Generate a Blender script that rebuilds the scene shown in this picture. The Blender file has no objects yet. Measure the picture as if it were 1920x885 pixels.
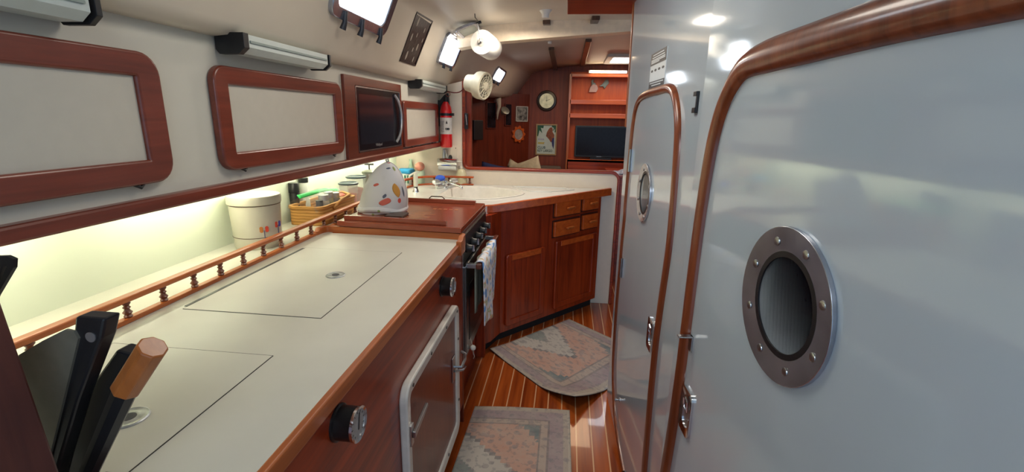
import bpy, bmesh, math, random
from mathutils import Vector, Matrix
from mathutils.bvhtree import BVHTree
random.seed(7)
V = Vector
PI = math.pi
# ---------------------------------------------------------------- camera, world, light, exposure
SC = bpy.context.scene
COL = SC.collection
FPX = 874.0
_c1 = V((105, -222, FPX)).normalized()                     # boat's forward axis in camera frame (right, down, forward)
_cd = V((-65, 3408, FPX)); _cd = (_cd - _c1 * _cd.dot(_c1)).normalized()
_cx = _cd.cross(_c1)
if _cx.x < 0: _cx = -_cx
RW = Matrix((_cx, _c1, -_cd))                              # world = RW @ cam
CAM = V((0, 0, 1.45))
cd_ = bpy.data.cameras.new('camera'); cam = bpy.data.objects.new('camera', cd_); COL.objects.link(cam)
cd_.sensor_width = 36; cd_.lens = FPX / 1920 * 36; cd_.clip_start = .02
m3 = Matrix((RW.col[0], -RW.col[1], -RW.col[2])).transposed()
cam.matrix_world = Matrix.Translation(CAM) @ m3.to_4x4()
SC.camera = cam
SC.view_settings.view_transform = 'Standard'; SC.view_settings.look = 'None'
SC.view_settings.gamma = 1; SC.view_settings.use_curve_mapping = False
SC.view_settings.exposure = 0.18
SKY_COL, SKY_STR = (.50, .73, 1.0), 1.0
PORT_STR = 7.0
STRIP_STR = 23.0
w = bpy.data.worlds.new('world'); SC.world = w; w.use_nodes = True
w.node_tree.nodes['Background'].inputs[0].default_value = (*SKY_COL, 1)
w.node_tree.nodes['Background'].inputs[1].default_value = SKY_STR

def area(name, loc, size, power, color, rot=(0, 0, 0)):
    l = bpy.data.lights.new(name, 'AREA'); l.shape = 'RECTANGLE'; l.size, l.size_y = size
    l.energy = power; l.color = color
    o = bpy.data.objects.new(name, l); COL.objects.link(o); o.location = loc; o.rotation_euler = rot
    return o
# daylight falling down the companionway behind the camera and through the deck hatches
area('companionway_daylight', (.10, -.50, 2.00), (.7, .5), 9, (.80, .90, 1.0), (math.radians(25), 0, 0))
area('galley_hatch_daylight', (-.25, 1.35, 2.02), (.45, .45), 4.5, (1.0, .93, .82))
area('galley_fill_light', (-.33, 2.85, 1.99), (.20, .20), 8.5, (1.0, .90, .76))  # unseen fill lamp added to brighten the forward galley
area('saloon_lamp_light', (.1, 4.6, 1.97), (.6, .5), 6, (1.0, .72, .45))

# ---------------------------------------------------------------- picture helpers (turn a photo pixel into a point on a real plane)
def ray(px, py):
    return (RW @ V((px - 960, py - 442.5, FPX))).normalized()
def on(px, py, ax, val):
    d = ray(px, py); return CAM + d * ((val - CAM[ax]) / d[ax])
class Fr:
    def __init__(s, o, u, v):
        s.o, s.u, s.v = V(o), V(u).normalized(), V(v).normalized(); s.n = s.u.cross(s.v).normalized()
    def p(s, a, b, c=0): return s.o + s.u * a + s.v * b + s.n * c
    def px(s, x, y, off=0):
        d = ray(x, y); t = ((s.o + s.n * off - CAM).dot(s.n)) / d.dot(s.n); q = CAM + d * t - s.o
        return (q.dot(s.u), q.dot(s.v))

# ---------------------------------------------------------------- materials
MATS = {}
def newmat(name):
    m = bpy.data.materials.new(name); m.use_nodes = True; nt = m.node_tree
    return m, nt, nt.nodes['Principled BSDF']
def N(nt, t, **k):
    n = nt.nodes.new(t)
    for a, b in k.items(): setattr(n, a, b)
    return n
def plain(name, col, rough=.5, metal=0, var=.06, scale=30, bump=0, coat=0, trans=0, alpha=1, emit=None, ior=1.45, spec=.5):
    if name in MATS: return MATS[name]
    m, nt, b = newmat(name)
    tc = N(nt, 'ShaderNodeTexCoord'); nz = N(nt, 'ShaderNodeTexNoise'); nz.inputs['Scale'].default_value = scale
    nz.inputs['Detail'].default_value = 4
    nt.links.new(tc.outputs['Object'], nz.inputs['Vector'])
    cr = N(nt, 'ShaderNodeValToRGB')
    cr.color_ramp.elements[0].color = (*[max(0, c * (1 - var)) for c in col], 1)
    cr.color_ramp.elements[1].color = (*[min(1, c * (1 + var)) for c in col], 1)
    cr.color_ramp.elements[0].position = .3; cr.color_ramp.elements[1].position = .7
    nt.links.new(nz.outputs['Fac'], cr.inputs['Fac']); nt.links.new(cr.outputs['Color'], b.inputs['Base Color'])
    b.inputs['Roughness'].default_value = rough; b.inputs['Metallic'].default_value = metal
    b.inputs['Coat Weight'].default_value = coat; b.inputs['Coat Roughness'].default_value = .08
    b.inputs['Transmission Weight'].default_value = trans; b.inputs['IOR'].default_value = ior
    b.inputs['Alpha'].default_value = alpha; b.inputs['Specular IOR Level'].default_value = spec
    if emit:
        b.inputs['Emission Color'].default_value = (*emit[0], 1); b.inputs['Emission Strength'].default_value = emit[1]
    if bump:
        bp = N(nt, 'ShaderNodeBump'); bp.inputs['Strength'].default_value = bump; bp.inputs['Distance'].default_value = .002
        nt.links.new(nz.outputs['Fac'], bp.inputs['Height']); nt.links.new(bp.outputs['Normal'], b.inputs['Normal'])
    MATS[name] = m; return m
def wood(name, dark, light, axis='Y', rough=.33, coat=.22, scale=1.0):
    m, nt, b = newmat(name)
    tc = N(nt, 'ShaderNodeTexCoord'); mp = N(nt, 'ShaderNodeMapping')
    s = [38 * scale] * 3; s['XYZ'.index(axis)] = 2.2 * scale
    mp.inputs['Scale'].default_value = s
    nt.links.new(tc.outputs['Object'], mp.inputs['Vector'])
    nz = N(nt, 'ShaderNodeTexNoise'); nz.inputs['Scale'].default_value = 1.0; nz.inputs['Detail'].default_value = 7
    nz.inputs['Roughness'].default_value = .6; nz.inputs['Distortion'].default_value = .6
    nt.links.new(mp.outputs['Vector'], nz.inputs['Vector'])
    n2 = N(nt, 'ShaderNodeTexNoise'); n2.inputs['Scale'].default_value = 3.5
    nt.links.new(tc.outputs['Object'], n2.inputs['Vector'])
    mx = N(nt, 'ShaderNodeMath', operation='MULTIPLY_ADD'); mx.inputs[1].default_value = .75; 
    m2 = N(nt, 'ShaderNodeMath', operation='MULTIPLY'); m2.inputs[1].default_value = .25
    nt.links.new(n2.outputs['Fac'], m2.inputs[0]); nt.links.new(nz.outputs['Fac'], mx.inputs[0]); nt.links.new(m2.outputs[0], mx.inputs[2])
    cr = N(nt, 'ShaderNodeValToRGB'); cr.color_ramp.elements[0].color = (*dark, 1); cr.color_ramp.elements[1].color = (*light, 1)
    cr.color_ramp.elements[0].position = .35; cr.color_ramp.elements[1].position = .66
    nt.links.new(mx.outputs[0], cr.inputs['Fac']); nt.links.new(cr.outputs['Color'], b.inputs['Base Color'])
    b.inputs['Roughness'].default_value = rough; b.inputs['Coat Weight'].default_value = coat; b.inputs['Coat Roughness'].default_value = .12
    return m
MAH = ((.15, .014, .003), (.37, .043, .007))       # varnished mahogany
OAK = ((.28, .062, .012), (.50, .135, .028))         # lighter teak edging
mahX = wood('mahogany_x', *MAH, 'X'); mahY = wood('mahogany_y', *MAH, 'Y'); mahZ = wood('mahogany_z', *MAH, 'Z')
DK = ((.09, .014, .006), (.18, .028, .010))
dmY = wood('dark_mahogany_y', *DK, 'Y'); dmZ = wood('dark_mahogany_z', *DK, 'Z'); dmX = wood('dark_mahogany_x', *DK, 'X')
door_trim = wood('door_moulding_wood', (.13, .028, .010), (.29, .072, .024), 'Z', .28, .4)
locker_wood = wood('locker_frame_wood', (.12, .022, .012), (.22, .042, .022), 'Y')
tkX = wood('teak_edge_x', *OAK, 'X'); tkY = wood('teak_edge_y', *OAK, 'Y'); tkZ = wood('teak_edge_z', *OAK, 'Z')
orX = wood('orange_mahogany', (.38, .055, .008), (.60, .115, .016), 'X')
white = plain('white_paint', (.60, .575, .50), .45, var=.02, scale=4)
gel = plain('gelcoat_headliner', (.66, .59, .49), .42, var=.05, scale=2.5, bump=.05)
laminate = plain('cream_laminate', (.63, .61, .53), .33, var=.05, scale=5)
splash = plain('backsplash_laminate', (.70, .75, .62), .35, var=.02, scale=4)
gloss = plain('gloss_white_blue_lit', (.50, .59, .67), .07, var=.02, scale=3, coat=.6)  # white paint with the blue of the daylight mixed into its colour
cream = plain('cream_panel', (.74, .64, .52), .35, var=.02)
chrome = plain('chrome', (.75, .76, .78), .12, 1, var=.03)
steel = plain('brushed_steel', (.42, .43, .45), .28, 1, var=.1)
black = plain('black_plastic', (.012, .012, .014), .35, var=.2)
blackgl = plain('black_glass', (.008, .008, .012), .22, var=.2, spec=.2)
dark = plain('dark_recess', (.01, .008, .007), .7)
glassw = plain('clear_glass', (.92, .95, .95), .05, trans=1)
port_mat = plain('daylight_port', (.9, .95, 1), .3, emit=((.86, .93, 1.0), PORT_STR))
sinkw = plain('white_sink', (.80, .79, .74), .22, var=.02, coat=.3)
sinkb = plain('sink_basin', (.78, .74, .66), .3, var=.05)

# ---------------------------------------------------------------- mesh building
ORG = {}
def rrect(x0, y0, x1, y1, r, seg=6):
    r = max(r, .0005); out = []
    for cx, cy, a in ((x1 - r, y0 + r, -90), (x1 - r, y1 - r, 0), (x0 + r, y1 - r, 90), (x0 + r, y0 + r, 180)):
        for i in range(seg + 1):
            t = math.radians(a + 90 * i / seg); out.append((cx + r * math.cos(t), cy + r * math.sin(t)))
    return out
def circle(cx, cy, r, n=32, ry=None):
    return [(cx + r * math.cos(2 * PI * i / n), cy + (ry or r) * math.sin(2 * PI * i / n)) for i in range(n)]
class MB:
    def __init__(s): s.b = bmesh.new(); s.uv = None
    def face(s, vs):
        try: return s.b.faces.new(vs)
        except ValueError: return None
    def quad(s, pts):
        s.face([s.b.verts.new(p) for p in pts]); return s
    def box(s, lo, hi, M=None):
        P = [V((x, y, z)) for x in (lo[0], hi[0]) for y in (lo[1], hi[1]) for z in (lo[2], hi[2])]
        if M: P = [M @ p for p in P]
        v = [s.b.verts.new(p) for p in P]
        for f in ((0, 1, 3, 2), (4, 6, 7, 5), (0, 4, 5, 1), (2, 3, 7, 6), (0, 2, 6, 4), (1, 5, 7, 3)): s.face([v[i] for i in f])
        return s
    def prism(s, F, poly, c0, c1):
        a = [s.b.verts.new(F.p(x, y, c0)) for x, y in poly]; b = [s.b.verts.new(F.p(x, y, c1)) for x, y in poly]
        n = len(poly); s.face(a[::-1]); s.face(b)
        for i in range(n): s.face([a[i], a[(i + 1) % n], b[(i + 1) % n], b[i]])
        return s
    def ring(s, F, outer, inner, c0, c1, ci=None):
        ci = c1 if ci is None else ci
        L = [[s.b.verts.new(F.p(x, y, c)) for x, y in P] for P, c in ((outer, c0), (outer, c1), (inner, ci), (inner, c0))]
        n = len(outer)
        for k in range(4):
            A, B = L[k], L[(k + 1) % 4]
            for i in range(n): s.face([A[i], A[(i + 1) % n], B[(i + 1) % n], B[i]])
        return s
    def fbox(s, F, a0, b0, a1, b1, c0, c1):
        return s.prism(F, [(a0, b0), (a1, b0), (a1, b1), (a0, b1)], c0, c1)
    def tube(s, pts, r, n=10, closed=False, flat=None):
        pts = [V(p) for p in pts]; L = []; m = len(pts)
        rr = r if isinstance(r, (list, tuple)) else [r] * m
        up = None
        for i in range(m):
            t = (pts[min(i + 1, m - 1)] - pts[max(i - 1, 0)]) if not closed else (pts[(i + 1) % m] - pts[i - 1])
            t.normalize()
            if up is None:
                up = t.cross(V((0, 0, 1)));
                if up.length < .1: up = t.cross(V((0, 1, 0)))
                up.normalize()
            else: up = (up - t * up.dot(t)).normalized()
            w_ = t.cross(up)
            L.append([s.b.verts.new(pts[i] + (up * math.cos(2 * PI * k / n) + w_ * math.sin(2 * PI * k / n)) * rr[i]) for k in range(n)])
        for i in range(m if closed else m - 1):
            A, B = L[i], L[(i + 1) % m]
            for k in range(n): s.face([A[k], A[(k + 1) % n], B[(k + 1) % n], B[k]])
        if not closed: s.face(L[0][::-1]); s.face(L[-1])
        return s
    def lathe(s, base, prof, axis=(0, 0, 1), n=24, sx=1, sy=1):
        """prof: list of (radius, height) along axis"""
        ax = V(axis).normalized(); u = ax.orthogonal().normalized()
        if abs(ax.z) > .99: u = V((1, 0, 0))
        w_ = ax.cross(u); base = V(base); L = []
        for r, h in prof:
            L.append([s.b.verts.new(base + ax * h + u * (r * sx * math.cos(2 * PI * k / n)) + w_ * (r * sy * math.sin(2 * PI * k / n))) for k in range(n)])
        for A, B in zip(L, L[1:]):
            for k in range(n): s.face([A[k], A[(k + 1) % n], B[(k + 1) % n], B[k]])
        s.face(L[0][::-1]); s.face(L[-1]); return s
    def ball(s, c, r, n=12, sc=(1, 1, 1)):
        prof = [(max(1e-4, math.sin(PI * i / n)) * r, -math.cos(PI * i / n) * r) for i in range(n + 1)]
        k = len(s.b.verts); s.lathe((0, 0, 0), prof, n=2 * n)
        s.b.verts.ensure_lookup_table()
        for v in list(s.b.verts)[k:]: v.co = V(c) + V((v.co.x * sc[0], v.co.y * sc[1], v.co.z * sc[2]))
        return s
    def grid(s, fn, nu, nv, closeu=False):
        g = [[s.b.verts.new(fn(i / nu, j / nv)) for j in range(nv + 1)] for i in range(nu + (0 if closeu else 1))]
        lay = s.b.loops.layers.uv.verify()
        for i in range(nu):
            for j in range(nv):
                i2 = (i + 1) % len(g)
                f = s.face([g[i][j], g[i2][j], g[i2][j + 1], g[i][j + 1]])
                if f:
                    for l, uv in zip(f.loops, ((i, j), (i + 1, j), (i + 1, j + 1), (i, j + 1))): l[lay].uv = (uv[0] / nu, uv[1] / nv)
        return s
    def build(s, name, mat, parent=None, bevel=0, smooth=False, seg=2, solid=0, subsurf=0, org=None):
        bmesh.ops.recalc_face_normals(s.b, faces=s.b.faces)
        if parent: o0 = ORG[parent.name]
        elif org is not None: o0 = V(org)
        else:
            xs = [v.co for v in s.b.verts]
            o0 = V(((min(c.x for c in xs) + max(c.x for c in xs)) / 2, (min(c.y for c in xs) + max(c.y for c in xs)) / 2, min(c.z for c in xs)))
        for v in s.b.verts: v.co -= o0
        me = bpy.data.meshes.new(name); s.b.to_mesh(me); s.b.free()
        o = bpy.data.objects.new(name, me); COL.objects.link(o)
        me.materials.append(mat)
        if parent: o.parent = parent
        else: o.location = o0
        ORG[o.name] = o0
        if smooth:
            for p in me.polygons: p.use_smooth = True
            if smooth != 'all': me.set_sharp_from_angle(angle=math.radians(38))
        if solid:
            m_ = o.modifiers.new('s', 'SOLIDIFY'); m_.thickness = solid; m_.offset = 0
        if bevel:
            m_ = o.modifiers.new('b', 'BEVEL'); m_.width = bevel; m_.segments = seg; m_.limit_method = 'ANGLE'; m_.angle_limit = math.radians(35)
        if subsurf:
            m_ = o.modifiers.new('ss', 'SUBSURF'); m_.levels = m_.render_levels = subsurf
        return o
def tag(o, label=None, cat=None, group=None, kind=None):
    if label: o['label'] = label
    if cat: o['category'] = cat
    if group: o['group'] = group
    if kind: o['kind'] = kind
    return o
def struct(o): o['kind'] = 'structure'; return o
def thing(name, label, cat, loc, group=None):
    o = bpy.data.objects.new(name, None); COL.objects.link(o); o.location = V(loc); o.empty_display_size = .05
    ORG[o.name] = V(loc); return tag(o, label, cat, group)
def group_struct(name, loc):
    o = bpy.data.objects.new(name, None); COL.objects.link(o); o.location = V(loc); ORG[o.name] = V(loc); return struct(o)
def kids(o): return [c for c in bpy.data.objects if c.parent == o]
def dup(root, delta, label=None, group=None, rot=None):
    def cp(o, par):
        c = o.copy(); COL.objects.link(c); c.parent = par; ORG[c.name] = ORG[o.name] + V(delta)
        for k in kids(o): cp(k, c)
        return c
    r = cp(root, None); r.location = root.location + V(delta)
    if rot is not None: r.rotation_euler = rot
    if label: r['label'] = label
    if group: r['group'] = group
    return r
def boolcut(o, cutter):
    m_ = o.modifiers.new('cut', 'BOOLEAN'); m_.operation = 'DIFFERENCE'; m_.object = cutter; m_.solver = 'EXACT'
    bpy.context.view_layer.update()
    dg = bpy.context.evaluated_depsgraph_get()
    me = bpy.data.meshes.new_from_object(o.evaluated_get(dg)); 
    o.modifiers.clear(); o.data = me; bpy.data.objects.remove(cutter)
    return o
def text(name, body, F, a, b, size, mat, parent, off=.001, spacing=1.0, align='LEFT', xs=1.0):
    cu = bpy.data.curves.new(name, 'FONT'); cu.body = body; cu.size = size; cu.extrude = .0004; cu.space_character = spacing; cu.align_x = align; cu.offset = size * .012
    t = bpy.data.objects.new(name + '_tmp', cu); COL.objects.link(t)
    bpy.context.view_layer.update()
    me = bpy.data.meshes.new_from_object(t.evaluated_get(bpy.context.evaluated_depsgraph_get()))
    bpy.data.objects.remove(t)
    o0 = ORG[parent.name]
    for v in me.vertices: v.co = F.p(a + v.co.x * xs, b + v.co.y, off + v.co.z) - o0
    me.materials.clear(); me.materials.append(mat)
    o = bpy.data.objects.new(name, me); COL.objects.link(o); o.parent = parent; ORG[o.name] = o0
    return o

# frames of the place
FL = Fr((-.97, 0, 0), (0, 1, 0), (0, 0, 1))            # face of the overhead lockers, n = +X
FB = Fr((0, 3.58, 0), (1, 0, 0), (0, 0, 1))            # divider, n = -Y
FM = Fr((0, 5.60, 0), (1, 0, 0), (0, 0, 1))            # saloon bulkhead, n = -Y
FF = Fr((-.44, 0, 0), (0, 1, 0), (0, 0, 1))            # icebox front, n = +X
TOP = Fr((0, 0, .93), (1, 0, 0), (0, 1, 0))            # counter tops, n = +Z
A1 = math.radians(3.0); A2 = math.radians(5.25)
FW1 = Fr((.2785, 2.270, 0), (math.sin(A1), -math.cos(A1), 0), (0, 0, 1))   # head bulkhead, n into the passage
_sb = FW1.px(1288, 440)[0]
FW2 = Fr(FW1.p(_sb, 0), (math.sin(A2), -math.cos(A2), 0), (0, 0, 1))

# ================================================================ STRUCTURE
# floor: teak and holly sole
m, nt, b = newmat('teak_and_holly')
tc = N(nt, 'ShaderNodeTexCoord'); sx = N(nt, 'ShaderNodeSeparateXYZ'); nt.links.new(tc.outputs['Object'], sx.inputs[0])
mp = N(nt, 'ShaderNodeMapping'); mp.inputs['Scale'].default_value = (30, 1.6, 30); nt.links.new(tc.outputs['Object'], mp.inputs[0])
nz = N(nt, 'ShaderNodeTexNoise'); nz.inputs['Scale'].default_value = 1; nz.inputs['Detail'].default_value = 6; nt.links.new(mp.outputs[0], nz.inputs['Vector'])
cr = N(nt, 'ShaderNodeValToRGB'); cr.color_ramp.elements[0].color = (.20, .030, .005, 1); cr.color_ramp.elements[1].color = (.50, .105, .016, 1)
cr.color_ramp.elements[0].position = .3; cr.color_ramp.elements[1].position = .7
nt.links.new(nz.outputs['Fac'], cr.inputs[0])
mm = N(nt, 'ShaderNodeMath', operation='PINGPONG'); mm.inputs[1].default_value = .0355
nt.links.new(sx.outputs['X'], mm.inputs[0])
lt = N(nt, 'ShaderNodeMath', operation='LESS_THAN'); lt.inputs[1].default_value = .0030; nt.links.new(mm.outputs[0], lt.inputs[0])
mix = N(nt, 'ShaderNodeMix', data_type='RGBA'); nt.links.new(lt.outputs[0], mix.inputs['Factor']); nt.links.new(cr.outputs[0], mix.inputs['A'])
mix.inputs['B'].default_value = (.72, .40, .20, 1); nt.links.new(mix.outputs['Result'], b.inputs['Base Color'])
b.inputs['Roughness'].default_value = .22; b.inputs['Coat Weight'].default_value = .5
sole = m
struct(MB().box((-1.4, -1.5, -.05), (1.6, 5.65, 0)).build('floor', sole, org=(-.247, 0, 0)))

# headliner: underdeck, cabin side and coach roof lofted along the boat
SEC = [(-1.5, [(-.99, 1.655), (-.93, 1.66), (-.905, 1.685), (-.79, 1.945), (-.765, 1.985), (-.70, 2.01), (-.40, 2.04), (0, 2.06), (.5, 2.045), (.9, 2.0), (1.3, 1.92), (1.65, 1.8)]),
       (3.58, [(-.99, 1.655), (-.93, 1.66), (-.905, 1.685), (-.79, 1.945), (-.765, 1.985), (-.70, 2.01), (-.40, 2.04), (0, 2.06), (.5, 2.06), (.9, 2.03), (1.3, 1.95), (1.65, 1.8)]),
       (5.66, [(-1.20, 1.64), (-.66, 1.66), (-.61, 1.69), (-.45, 1.905), (-.42, 1.935), (-.36, 1.96), (-.15, 2.0), (0, 2.018), (.35, 2.035), (.64, 2.045), (1.0, 2.03), (1.65, 1.9)])]
def sec(y):
    a, b_ = (SEC[0], SEC[1]) if y <= 3.58 else (SEC[1], SEC[2])
    t = (y - a[0]) / (b_[0] - a[0]); return [V((p[0] + (q[0] - p[0]) * t, y, p[1] + (q[1] - p[1]) * t)) for p, q in zip(a[1], b_[1])]
mb = MB(); ys = [-1.5, 0, 1, 2, 3, 3.57, 3.6, 4.0, 4.5, 5, 5.66]; rows = [[mb.b.verts.new(p) for p in sec(y)] for y in ys]
for A, B in zip(rows, rows[1:]):
    for i in range(len(A) - 1): mb.face([A[i], A[i + 1], B[i + 1], B[i]])
bmesh.ops.recalc_face_normals(mb.b, faces=mb.b.faces)
mb.b.normal_update()
BVH = BVHTree.FromBMesh(mb.b)
def hit(px, py):
    l, n, i, d = BVH.ray_cast(CAM, ray(px, py))
    if n.dot(ray(px, py)) > 0: n = -n
    return l, n
ceil = struct(mb.build('ceiling', gel, smooth='all'))
m_ = ceil.modifiers.new('s', 'SOLIDIFY'); m_.thickness = .02; m_.offset = 0

# galley side: splashback, divider bulkhead, hull side of the saloon
struct(MB().box((-1.36, -1.5, .0), (-1.33, 3.62, 1.66)).build('wall_left', splash))
c_in = .075
div = [(-1.33, 0), (.392, 0), (.398, .99)] + [(.398 - .055 + .055 * math.cos(t), .995 + .055 * math.sin(t)) for t in [PI / 2 * i / 6 for i in range(1, 7)]]
div += [(-.79 + .045 - .045 * math.sin(t), 1.05 + .045 - .045 * math.cos(t)) for t in [PI / 2 * i / 6 for i in range(0, 7)]] + [(-.79, 1.70), (-.90, 1.675), (-1.33, 1.66)]
struct(MB().prism(FB, div, 0, -.035).build('wall_divider', cream, bevel=.002))
path = [(.398, .0)] + div[2:-2]
FBo = Fr((0, 3.5975, 0), (1, 0, 0), (0, 0, 1))
pts = [FBo.p(x, z) for x, z in path]
tm = MB(); L = []
for i, (x, z) in enumerate(path):
    a = V(path[max(i - 1, 0)]); c = V(path[min(i + 1, len(path) - 1)]); t = (c - a).normalized(); n_ = V((t.y, -t.x))
    L.append([tm.b.verts.new(FBo.p(x + n_.x * u_, z + n_.y * u_, v_)) for u_, v_ in ((-.006, .030), (.016, .030), (.016, -.030), (-.006, -.030))])
for A, B in zip(L, L[1:]):
    for k in range(4): tm.face([A[k], A[(k + 1) % 4], B[(k + 1) % 4], B[k]])
tm.face(L[0]); tm.face(L[-1][::-1])
struct(tm.build('trim_1', mahX, bevel=.005, smooth=True))
# wooden jamb behind the opening, left side
struct(MB().box((-.80, 3.62, 1.05), (-.735, 3.66, 1.72)).build('trim_2', mahZ, bevel=.004))
# saloon: forward bulkhead, hull side, passage side
struct(MB().box((-1.25, 5.60, 0), (1.65, 5.63, 2.08)).build('wall_front', wood('saloon_bulkhead', (.13, .018, .005), (.25, .042, .010), 'Z', .5, 0)))
hull = [V((-1.30, 3.64, 0)), V((-1.16, 4.9, 0)), V((-.45, 5.60, 0))]
mb = MB()
for a, c in zip(hull, hull[1:]):
    n_ = (c - a).cross(V((0, 0, 1))).normalized() * -.03
    mb.prism(Fr(a, c - a, (0, 0, 1)), [(0, 0), ((c - a).length, 0), ((c - a).length, 1.70), (0, 1.70)], -.03, 0)
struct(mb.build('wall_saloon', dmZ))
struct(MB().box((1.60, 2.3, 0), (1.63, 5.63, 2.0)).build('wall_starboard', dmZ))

# head bulkhead (gloss white), two facets meeting at a vertical crease
topz = 2.03
mb = MB()
le = FW1.px(1190, 0)[0] - .004
mb.prism(FW1, [(0, 0), (_sb, 0), (_sb, topz + .03), (le, topz), (-.045, 1.5), (-.012, .5)], -.03, 0)
S2 = 2.75
mb.prism(FW2, [(0, 0), (S2, 0), (S2, topz), (0, topz + .03)], -.03, 0)
struct(mb.build('wall_right', gloss))
F1 = FW1
# timber post edge at the forward end of the bulkhead
q0 = F1.px(1186, 240, 0)[1]
struct(MB().prism(F1, [(le - .018, topz + .01), (le - .002, topz + .01), (-.036 - .004, q0), (-.036 - .020, q0)], -.045, .006).build('trim_3', tkZ, bevel=.003))

def smoothpath(P, it=2):
    for _ in range(it):
        Q = [P[0]]
        for a, c in zip(P, P[1:]):
            Q += [(a[0] * .75 + c[0] * .25, a[1] * .75 + c[1] * .25), (a[0] * .25 + c[0] * .75, a[1] * .25 + c[1] * .75)]
        Q.append(P[-1]); P = Q
    return P
def molding(F, path, wdt, h, name, mat, parent=None):
    tm = MB(); L = []
    prof = [(-1, 0), (-.92, .45), (-.6, .82), (0, 1), (.6, .82), (.92, .45), (1, 0)]
    for i, (x, z) in enumerate(path):
        a = V(path[max(i - 1, 0)]); c = V(path[min(i + 1, len(path) - 1)]); t = (c - a).normalized(); n_ = V((t.y, -t.x))
        ww = wdt[i] if isinstance(wdt, list) else wdt
        L.append([tm.b.verts.new(F.p(x + n_.x * u_ * ww / 2, z + n_.y * u_ * ww / 2, v_ * h)) for u_, v_ in prof])
    for A, B in zip(L, L[1:]):
        for k in range(len(prof) - 1): tm.face([A[k], A[k + 1], B[k + 1], B[k]])
    return tm.build(name, mat, parent, smooth='all')
# door 1 (forward) and door 2 (near), rounded moulding frames
p1 = [(1173, 885), (1165, 843), (1159, 802), (1155, 767), (1153, 722), (1153, 682), (1155, 641), (1160, 566), (1167, 490), (1170, 450), (1175, 405), (1176, 382), (1181, 326), (1186, 275), (1190, 235), (1195, 203), (1203, 183), (1220, 174), (1240, 169), (1256, 164), (1267, 172), (1273, 202), (1275, 240), (1273, 283), (1270, 326), (1266, 378), (1261, 438), (1256, 480), (1243, 566), (1233, 641), (1225, 722), (1217, 812), (1211, 885), (1203, 985)]
d1 = [F1.px(x, y) for x, y in p1]
lows = [p for p in d1 if p[1] < .3]
p2 = [(1236, 985), (1253, 885), (1268, 800), (1283, 700), (1300, 565), (1312, 470), (1323, 390), (1336, 310), (1350, 240), (1368, 185), (1390, 142), (1409, 119), (1450, 103), (1540, 77), (1672, 37), (1800, 3), (1920, -27), (2150, -90)]
d2 = [FW2.px(x, y) for x, y in p2]; d2.append((2.7, d2[-1][1]))
print('door1', [(round(a, 2), round(c, 2)) for a, c in d1]); print('door2', [(round(a, 2), round(c, 2)) for a, c in d2])
D1 = smoothpath(d1, 2); D2 = smoothpath(d2, 2)
def lerpw(P, f): return [f(i / (len(P) - 1)) for i in range(len(P))]
struct(molding(F1, D1, lerpw(D1, lambda t: .016 if t < .30 else (.030 if t > .5 else .016 + (t - .30) * .07)),   .016, 'trim_4', door_trim))
struct(molding(FW2, D2, lerpw(D2, lambda t: .040 if t < .52 else min(.062, .040 + (t - .52) * .16)), .024, 'trim_5', door_trim))
door1 = group_struct('door_1', F1.p(.35, 0)); door2 = group_struct('door_2', FW2.p(.5, 0))
MB().prism(F1, [d1[0][:1] + (.03,)] + d1 + [(d1[-1][0], .03)], -.001, .004).build('door_panel', gloss, door1)
MB().prism(FW2, [(d2[0][0], .03)] + d2 + [(d2[-1][0], .03)], -.001, .004).build('door_panel', gloss, door2)
dglass = plain('dark_port_glass', (.012, .014, .022), .05, var=.3, spec=.3)
def porthole(F, c, R, Ri, door):
    r_ = MB().ring(F, circle(*c, R, 48), circle(*c, Ri, 48), .004, .012, .006).build('porthole_ring', plain('porthole_metal', (.46, .48, .54), .24, .85, var=.25, scale=14), door, bevel=.002, smooth=True)
    MB().prism(F, circle(*c, Ri + .004, 48), -.006, .004).build('porthole_glass', dglass, door)
    MB().ring(F, circle(*c, Ri + .006, 48), circle(*c, Ri - .004, 48), .004, .007).build('gasket', black, door)
    for k in range(8):
        t = 2 * PI * (k + .5) / 8; q = (c[0] + (R + Ri) / 2 * math.cos(t), c[1] + (R + Ri) / 2 * math.sin(t))
        MB().lathe(F.p(*q, .009), [(.0075, 0), (.007, .0015), (.005, .0022)], F.n, 12).build('bolt', steel, r_, smooth=True)
def fitc(F, pts):
    P = [F.px(*p) for p in pts]; cx = (min(p[0] for p in P) + max(p[0] for p in P)) / 2; cy = (min(p[1] for p in P) + max(p[1] for p in P)) / 2
    R = (max(p[0] for p in P) - min(p[0] for p in P) + max(p[1] for p in P) - min(p[1] for p in P)) / 4
    print('port', cx, cy, R); return (cx, cy), R
c2, R2 = fitc(FW2, [(1475.6, 418), (1536, 457.5), (1563, 542), (1558, 635.6), (1530, 696), (1484, 718), (1432, 685), (1404, 619), (1396, 542), (1404, 482), (1432, 438)])
c1, R1 = fitc(F1, [(1212, 305), (1220, 313), (1225, 339), (1224, 365), (1220, 395), (1210, 419), (1204, 408), (1200, 378), (1201, 343), (1205, 318)])
porthole(FW2, (c2[0] + .015, c2[1]), R2, R2 * .64, door2); porthole(F1, c1, R1, R1 * .70, door1)
# hinges on door 1
for y0, y1, x_ in ((279, 322, 1184), (480, 520, 1168)):
    a, c = F1.px(x_, y1), F1.px(x_ , y0)
    hb = MB(); hb.fbox(F1, a[0] - .008, a[1], a[0] + .010, c[1], .004, .008); hb.tube([F1.p(a[0], a[1], .012), F1.p(a[0], c[1], .012)], .005, 10); hb.build('hinge', steel, door1, smooth=True)
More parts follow.
